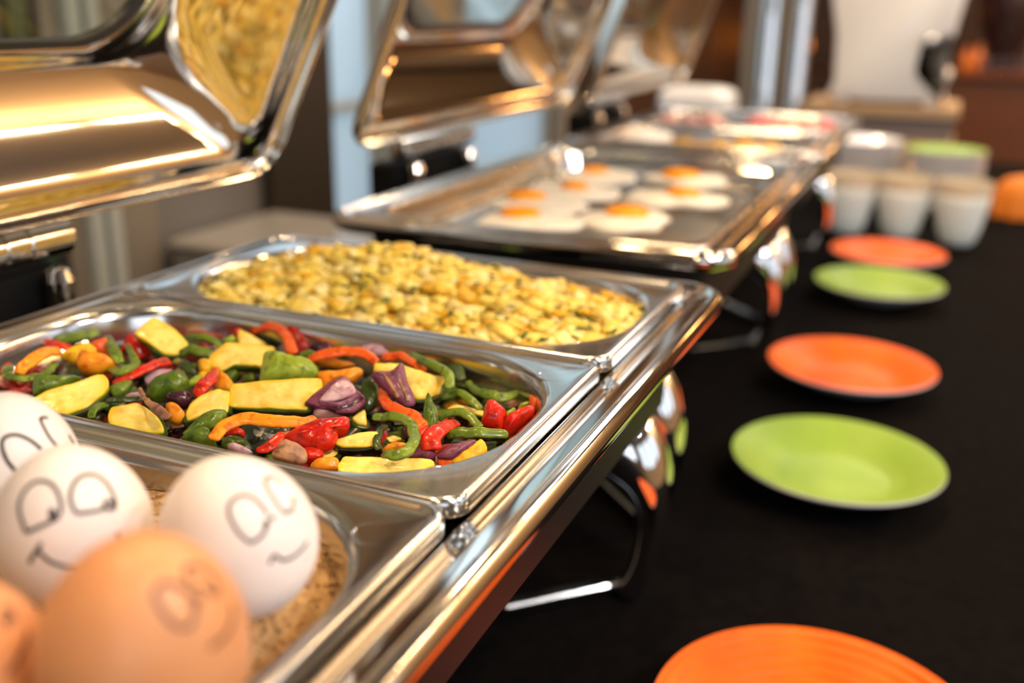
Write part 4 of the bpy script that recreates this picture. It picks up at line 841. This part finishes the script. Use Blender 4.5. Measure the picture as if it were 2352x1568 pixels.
fried('fried egg at the near right of the large pan', 1440, 492, -.012, .046, 5.1, .0180, (-.002, .012))
fried('fried egg in the middle of the right row, browned at its edge', 1568, 448, -.009, .05, .9, .0155, (.008, .006))
fried('fried egg farthest back in the right row', 1563, 404, -.008, .046, 2.2, .019, (-.010, .004))

# ------------------------------------------------------------------ food of the farthest dish
YEL = mat('yellow_potato', (0.70, 0.36, 0.02), 0.4, 0, (0.78, 0.48, 0.05), 60, spec=0.1); RED = mat('red_meat', (0.55, 0.06, 0.06), 0.4, 0, (0.68, 0.22, 0.20), 50, spec=0.1); WHT = mat('white_food', (0.85, 0.83, 0.80), 0.4, 0, (0.8, 0.78, 0.74), 40, spec=0.1); PINK = mat('pink_meat', (0.72, 0.30, 0.28), 0.4, 0, (0.8, 0.5, 0.46), 50, spec=0.1)
l2 = lump_set(5, 2, .25, 1.3)
def lump(name, label, cat, x, y, z, sx, sy, sz, m, k, group=None):
    v, f = l2[k % 5]; b = MB(); b.add(v * np.array([sx, sy, sz]) + np.array([x, y, z]), f)
    return tag(b.obj(name, m, None, True, (x, y, z - sz), 3), label, cat, group)
lump('fish_fillet', 'large white fillet at the left of the farthest dish', 'fillet', -.262, .80, -.010, .042, .048, .022, WHT, 0)
for i, (x, y) in enumerate(((-.205, .775), (-.165, .768), (-.178, .80), (-.135, .79), (-.21, .83), (-.16, .84), (-.10, .80), (-.09, .86), (-.13, .88))):
    lump('potato_wedge', 'yellow potato wedge in the farthest dish', 'potato', x, y, -.016, .02, .013, .011, YEL, i, 'potato wedges in the farthest dish')
for i, (x, y) in enumerate(((-.29, 1.04), (-.25, 1.03), (-.21, 1.045), (-.12, 1.04), (-.085, 1.03), (-.05, 1.04), (-.23, 1.09), (-.15, 1.10), (-.07, 1.10), (-.045, 1.12))):
    lump('meat_slice', ('pink' if i in (0, 1, 2, 6) else 'red') + ' slice of meat at the back of the farthest dish', 'meat', x, y, -.006, .019, .024, .014, PINK if i in (0, 1, 2, 6) else RED, i + 2, 'meat slices in the farthest dish' if i not in (0, 1, 2, 6) else 'pink meat slices in the farthest dish')

# ------------------------------------------------------------------ coloured plates on the cloth
ORG = mat('orange_glaze', (0.86, 0.115, 0.002), 0.40, 0, (0.88, 0.150, 0.003), 30, spec=0.18); GRN = mat('green_glaze', (0.26, 0.42, 0.050), 0.40, 0, (0.29, 0.46, 0.06), 30, spec=0.22)
PORC = mat('white_porcelain', (0.82, 0.80, 0.82), 0.2, coat=0.4)
PPROF = [(.0005, .0035), (.028, .0035), (.040, .0038), (.052, .0055), (.064, .0095), (.076, .0145), (.087, .0188), (.094, .0212), (.0965, .0220), (.0978, .0222)]
UPROF = [(.0978, .0222), (.0984, .0212), (.0975, .0200), (.088, .0160), (.074, .0095), (.060, .0040), (.052, .0018), (.048, .0000), (.045, .0012), (.0005, .0012)]
def plate(name, label, x, y, z, m, ridges=False, s=1.0, group=None):
    t = thing(name, label, 'plate', (x, y, z), group)
    pr = []
    for i in range(len(PPROF) - 1):
        for j in range(6):
            a = j / 6; r = PPROF[i][0] * (1 - a) + PPROF[i + 1][0] * a; zz = (PPROF[i][1] * (1 - a) + PPROF[i + 1][1] * a) * 1.28
            if ridges: zz += .0006 * math.sin(r * 2 * math.pi / .0075)
            pr.append((r * s, z + zz * s))
    pr.append((PPROF[-1][0] * s, z + PPROF[-1][1] * 1.28 * s))
    b = MB(); b.lathe(pr, 64, (x, y, 0), cap0=True); part('glazed_top', b, m, t, angle=2)
    b = MB(); b.lathe([(r * s, z + q * 1.28 * s) for r, q in UPROF], 64, (x, y, 0), cap1=True); part('white_underside', b, PORC, t, angle=1)
    return t
plate('dinner_plate', 'orange plate with fine ridges nearest the camera on the black cloth', .128, -.137, TZ - .001, ORG, True)
plate('dinner_plate', 'nearer of the two green plates on the black cloth', .0955, .253, TZ - .001, GRN, False, .98)
plate('dinner_plate', 'orange plate between the two green plates', .0822, .535, TZ - .001, ORG, False, .98)
plate('dinner_plate', 'farther green plate on the black cloth, beside the middle chafing dish', .084, .952, TZ - .001, GRN, False, .98)
plate('dinner_plate', 'farthest orange plate, just in front of the fluted white pots', .083, 1.176, TZ - .001, ORG, False, .98)

# ------------------------------------------------------------------ fluted pots
BEIGE = mat('beige_band', (0.56, 0.46, 0.32), 0.5, 0, (0.64, 0.54, 0.40), 60); FLUTE = mat('fluted_white_ceramic', (0.80, 0.87, 0.85), 0.4)
def pot(label, x, y):
    t = thing('fluted_pot', label, 'pot', (x, y, TZ), 'fluted white pots')
    s = 96; tt = np.arange(s) * 2 * np.pi / s; rings = []
    for r, z in ((.022, 0), (.027, .001), (.033, .012), (.039, .035), (.0435, .06), (.047, .085), (.048, .096)):
        rr = r * (1 + .025 * np.cos(24 * tt)); rings.append(np.stack([x + rr * np.cos(tt), y + rr * np.sin(tt), np.full(s, TZ + z)], 1))
    for r, z in ((.045, .096), (.042, .07), (.03, .02), (.02, .008)): rings.append(np.stack([x + r * np.cos(tt), y + r * np.sin(tt), np.full(s, TZ + z)], 1))
    b = MB(); b.loft(rings, 0, True, True); part('body', b, FLUTE, t, angle=2)
    b = MB(); b.lathe([(.0475, .0975), (.0495, .0985), (.0505, .118), (.0495, .1215), (.047, .1215), (.046, .110), (.046, .0975), (.0475, .0975)], 48, (x, y, TZ)); part('rim_band', b, BEIGE, t)
    return t
pot('left fluted white pot, partly behind the farthest chafing dish', -.012, 1.432)
pot('middle fluted white pot behind the farthest orange plate', .088, 1.436)
pot('right fluted white pot nearest the standing orange napkin', .1945, 1.425)
# plate stacks behind the pots
ORD = ['topmost', 'second', 'third', 'fourth', 'fifth', 'sixth', 'seventh', 'eighth', 'ninth', 'tenth', 'eleventh', 'twelfth', 'thirteenth', 'fourteenth', 'lowest']
for i in range(14):
    z = TZ - .001 + i * .0090
    plate('stacked_plate', 'green plate on top of the right stack' if i == 13 else ORD[13 - i] + ' plate from the top of the right stack, a white one under the green plate', .153, 1.76, z, GRN if i == 13 else PORC, False, .86, None if i == 13 else 'plates in the right stack')
for i in range(15):
    plate('stacked_plate', ORD[14 - i] + (' white plate of the left stack behind the pots' if i in (0, 14) else ' white plate from the top of the left stack behind the pots'), -.021, 1.78, TZ - .001 + i * .0090, PORC, False, .86, 'plates in the left stack')
# orange napkin folded to stand up
NAP = mat('orange_napkin', (0.78, 0.20, 0.010), 0.6, 0, (0.82, 0.27, 0.02), 30, 0.3, 600)
b = MB(); cxn, cyn = .325, 1.80; rings = []
for k, (w_, h_) in enumerate(((1, 0), (.99, .02), (.95, .045), (.84, .068), (.6, .082), (.25, .088))):
    rr = []
    for i in range(48):
        a = i * 2 * math.pi / 48; pl = 1 + .10 * math.sin(9 * a) * (1 - .4 * k / 5); rr.append((cxn + .062 * w_ * pl * math.cos(a), cyn + .045 * w_ * pl * math.sin(a), TZ - .001 + h_))
    rings.append(np.array(rr))
b.loft(rings, 0, True, True); tag(b.obj('napkin', NAP, None, True, (cxn, cyn, TZ)), 'orange napkin folded upright at the right edge of the black table', 'napkin')

# ------------------------------------------------------------------ white coffee machine on a wooden stand
PALEW = mat('pale_wood', (0.46, 0.32, 0.19), 0.5, 0, (0.40, 0.27, 0.155), 20, stretch=(1, 8, 8)); GAPGREY = mat('shadow_gap_grey', (0.19, 0.15, 0.14), 0.5)
t = thing('wooden_stand', 'pale wooden stand under the white coffee machine', 'stand', (-.03, 2.42, TZ))
b = MB(); b.box((-.235, 2.30, -.092), (.173, 2.62, -.062), 0, .003); part('top_board', b, PALEW, t)
b = MB(); b.box((-.225, 2.325, -.152), (.163, 2.60, -.092), 0, .002); part('shadow_gap', b, GAPGREY, t)  # recessed gap between the boards, its shadow put into the grey
b = MB(); b.box((-.230, 2.305, TZ), (.168, 2.615, -.152), 0, .003); part('lower_box', b, PALEW, t)
WPL = mat('white_machine_plastic', (0.84, 0.86, 0.90), 0.3, coat=0.2); GRYM = mat('grey_machine_plastic', (0.30, 0.32, 0.33), 0.4)
t = thing('coffee_machine', 'white coffee machine on the pale wooden stand', 'coffee machine', (-.03, 2.42, -.062))
prof = [(-.150, -.048), (-.160, .00), (-.168, .12), (-.185, .36), (.13, .36), (.135, .15), (.125, .118), (.095, .108), (.072, .102), (.062, .085), (.058, .035), (.064, .024), (.110, .032), (.136, .030), (.138, .016), (.118, -.030), (.112, -.048)]
def extr(pf, y0, y1, bev=.01):
    P = cr(np.array(pf), 3, True); c = P.mean(0); r = []
    for y, ins in ((y0, bev), (y0 + bev * .4, bev * .3), (y0 + bev, 0), (y1 - bev, 0), (y1 - bev * .4, bev * .3), (y1, bev)):
        nrm = np.roll(P, -1, 0) - np.roll(P, 1, 0); nrm = np.stack([nrm[:, 1], -nrm[:, 0]], 1); nrm /= np.linalg.norm(nrm, axis=1)[:, None] + 1e-9
        q = P + nrm * ins; r.append(np.stack([q[:, 0], np.full(len(q), y), q[:, 1]], 1))
    return r
b = MB(); b.loft(extr(prof, 2.32, 2.56), 0, True, True); part('housing', b, WPL, t)
for x in (-.135, .095):
    b = MB(); b.box((x - .016, 2.335, -.062), (x + .016, 2.36, -.044), 0, .003); b.box((x - .016, 2.52, -.062), (x + .016, 2.545, -.044), 0, .003); part('foot', b, WPL, t)
b = MB(); b.box((-.115, 2.345, -.060), (.08, 2.535, -.045), 0, .002); part('foot_gap_shade', b, BLACKR, t)  # black block standing in for the shade between the feet
for y in (2.40, 2.47):
    b = MB(); b.lathe([(.011, .118), (.012, .09), (.009, .083), (.004, .080)], 20, (.095, y, 0), cap0=True, cap1=True); part('spout', b, CHROME, t)
b = MB(); b.lathe([(.016, .032), (.022, .034), (.025, .075), (.024, .075), (.019, .036)], 28, (.095, 2.43, 0), cap0=True, cap1=True); part('drip_cup', b, GRYM, t)
b = MB(); tt = np.arange(24) * 2 * np.pi / 24
b.loft([np.stack([.075 + r * np.cos(tt), np.full(24, y), .112 + r * np.sin(tt)], 1) for y, r in ((2.318, .016), (2.306, .016), (2.303, .011))], 0, True, True); part('knob', b, CHROME, t)

# ------------------------------------------------------------------ steel tower and white bin behind the farthest dish
t = thing('steel_tower', 'tall polished steel tower of two upright tubes behind the farthest dish', 'steel tower', (-.31, 2.25, TZ))
b = MB(); b.box((-.415, 2.13, TZ), (-.215, 2.285, TZ + .02), 0, .006); part('base_plate', b, STEEL, t)
for x, r in ((-.328, .025), (-.246, .021)):
    b = MB(); b.lathe([(r, TZ + .02), (r, .72), (r * .6, .74)], 32, (x, 2.205, 0), cap1=True); part('upright_tube', b, CHROME, t)
b = MB(); b.box((-.405, 2.245, TZ + .02), (-.228, 2.275, .72), 0, .004); part('back_plate', b, TAN, t)
t = thing('white_bin', 'white rounded container standing behind the farthest chafing dish', 'container', (-.375, 1.62, TZ))
b = MB(); r = [rrect(-.375, 1.62, .078 - i, .06 - i, .03, z, 8) for z, i in ((TZ, .006), (TZ + .006, 0), (-.03, -.002), (-.028, .001))]
b.loft(r, 0, True, True); part('body', b, WPL, t)
b = MB(); r = [rrect(-.375, 1.62, .082 - i, .064 - i, .03, z, 8) for z, i in ((-.027, .002), (-.024, 0), (.000, .002), (.012, .012), (.016, .03))]
b.loft(r, 0, True, True); part('cover', b, WPL, t)

# ------------------------------------------------------------------ counter with bottles and glasses at the back of the room
t = thing('back_counter', 'chestnut wooden counter at the back of the room', 'counter', (.9, 5.25, ZF))
b = MB(); b.box((.10, 5.0, ZF), (2.4, 5.5, -.125), 0, .004); part('counter_front', b, COUNTERM, t)
b = MB(); b.box((.08, 4.97, -.125), (2.42, 5.52, -.095), 0, .006); part('counter_top', b, COUNTERM, t)
DGL = mat('dark_urn_glaze', (0.02, 0.012, 0.014), 0.25, coat=0.3); AMB = mat('amber_glass', (0.55, 0.17, 0.02), 0.15, coat=0.5); CLR = glassmat('clear_tumbler', (0.9, 0.9, 0.92), 0.35)
b = MB(); b.lathe([(.05, -.095), (.055, -.03), (.09, .04), (.13, .14), (.15, .28), (.13, .40), (.08, .47), (.02, .49)], 40, (.36, 5.2, 0), cap0=True, cap1=True); tag(b.obj('dark_urn', DGL, None, True, (.36, 5.2, -.095)), 'dark rounded urn on the counter at the back', 'urn')
for x, h, m, lb in ((.19, .12, AMB, 'squat amber bottle next to the white coffee machine on the back counter'), (.245, .13, AMB, 'amber bottle between the squat bottle and the dark urn'), (.50, .30, AMB, 'tall amber bottle right of the dark urn')):
    b = MB(); b.lathe([(.026, 0), (.028, .006), (.028, h * .55), (.018, h * .72), (.011, h * .8), (.011, h), (.006, h + .003)], 28, (x, 5.1, -.095), cap0=True, cap1=True); tag(b.obj('bottle', m, None, True, (x, 5.1, -.095)), lb, 'bottle')
for i, x in enumerate((.275, .335, .395, .455)):
    b = MB(); b.lathe([(.018, 0), (.019, .002), (.023, .07), (.022, .07), (.018, .005)], 24, (x, 5.02, -.095), cap0=True); tag(b.obj('tumbler', CLR, None, True, (x, 5.02, -.095)), 'clear tumbler in a row along the back counter', 'glass', 'clear tumblers on the back counter')
# amber lamp and its cabinet on the far left
t = thing('sideboard', 'dark brown sideboard with a glowing amber lamp, far behind the lids', 'sideboard', (-1.0, 5.9, ZF))
b = MB(); b.box((-1.5 + .5, 5.6, ZF), (-.2, 6.4, -.16), 0, .006); part('body', b, BROWNW, t)
for x in (-.98, -.60): b = MB(); b.box((x, 5.585, ZF + .08), (x + .36, 5.6, -.2), 0, .003); part('door', b, BROWNW, t)
t = thing('table_lamp', 'amber table lamp glowing on the sideboard', 'lamp', (-.80, 5.8, -.16))
b = MB(); b.lathe([(.06, -.16), (.06, -.15), (.012, -.14), (.012, -.05)], 24, (-.80, 5.8, 0), cap0=True, cap1=True); part('base', b, BRONZE, t)
b = MB(); b.lathe([(.10, -.06), (.13, -.02), (.11, .06), (.06, .10), (.01, .11)], 32, (-.80, 5.8, 0), cap0=True, cap1=True); part('lamp_shade', b, emis('amber_lamp_shade', (1.0, 0.27, 0.015), 1.1), t)
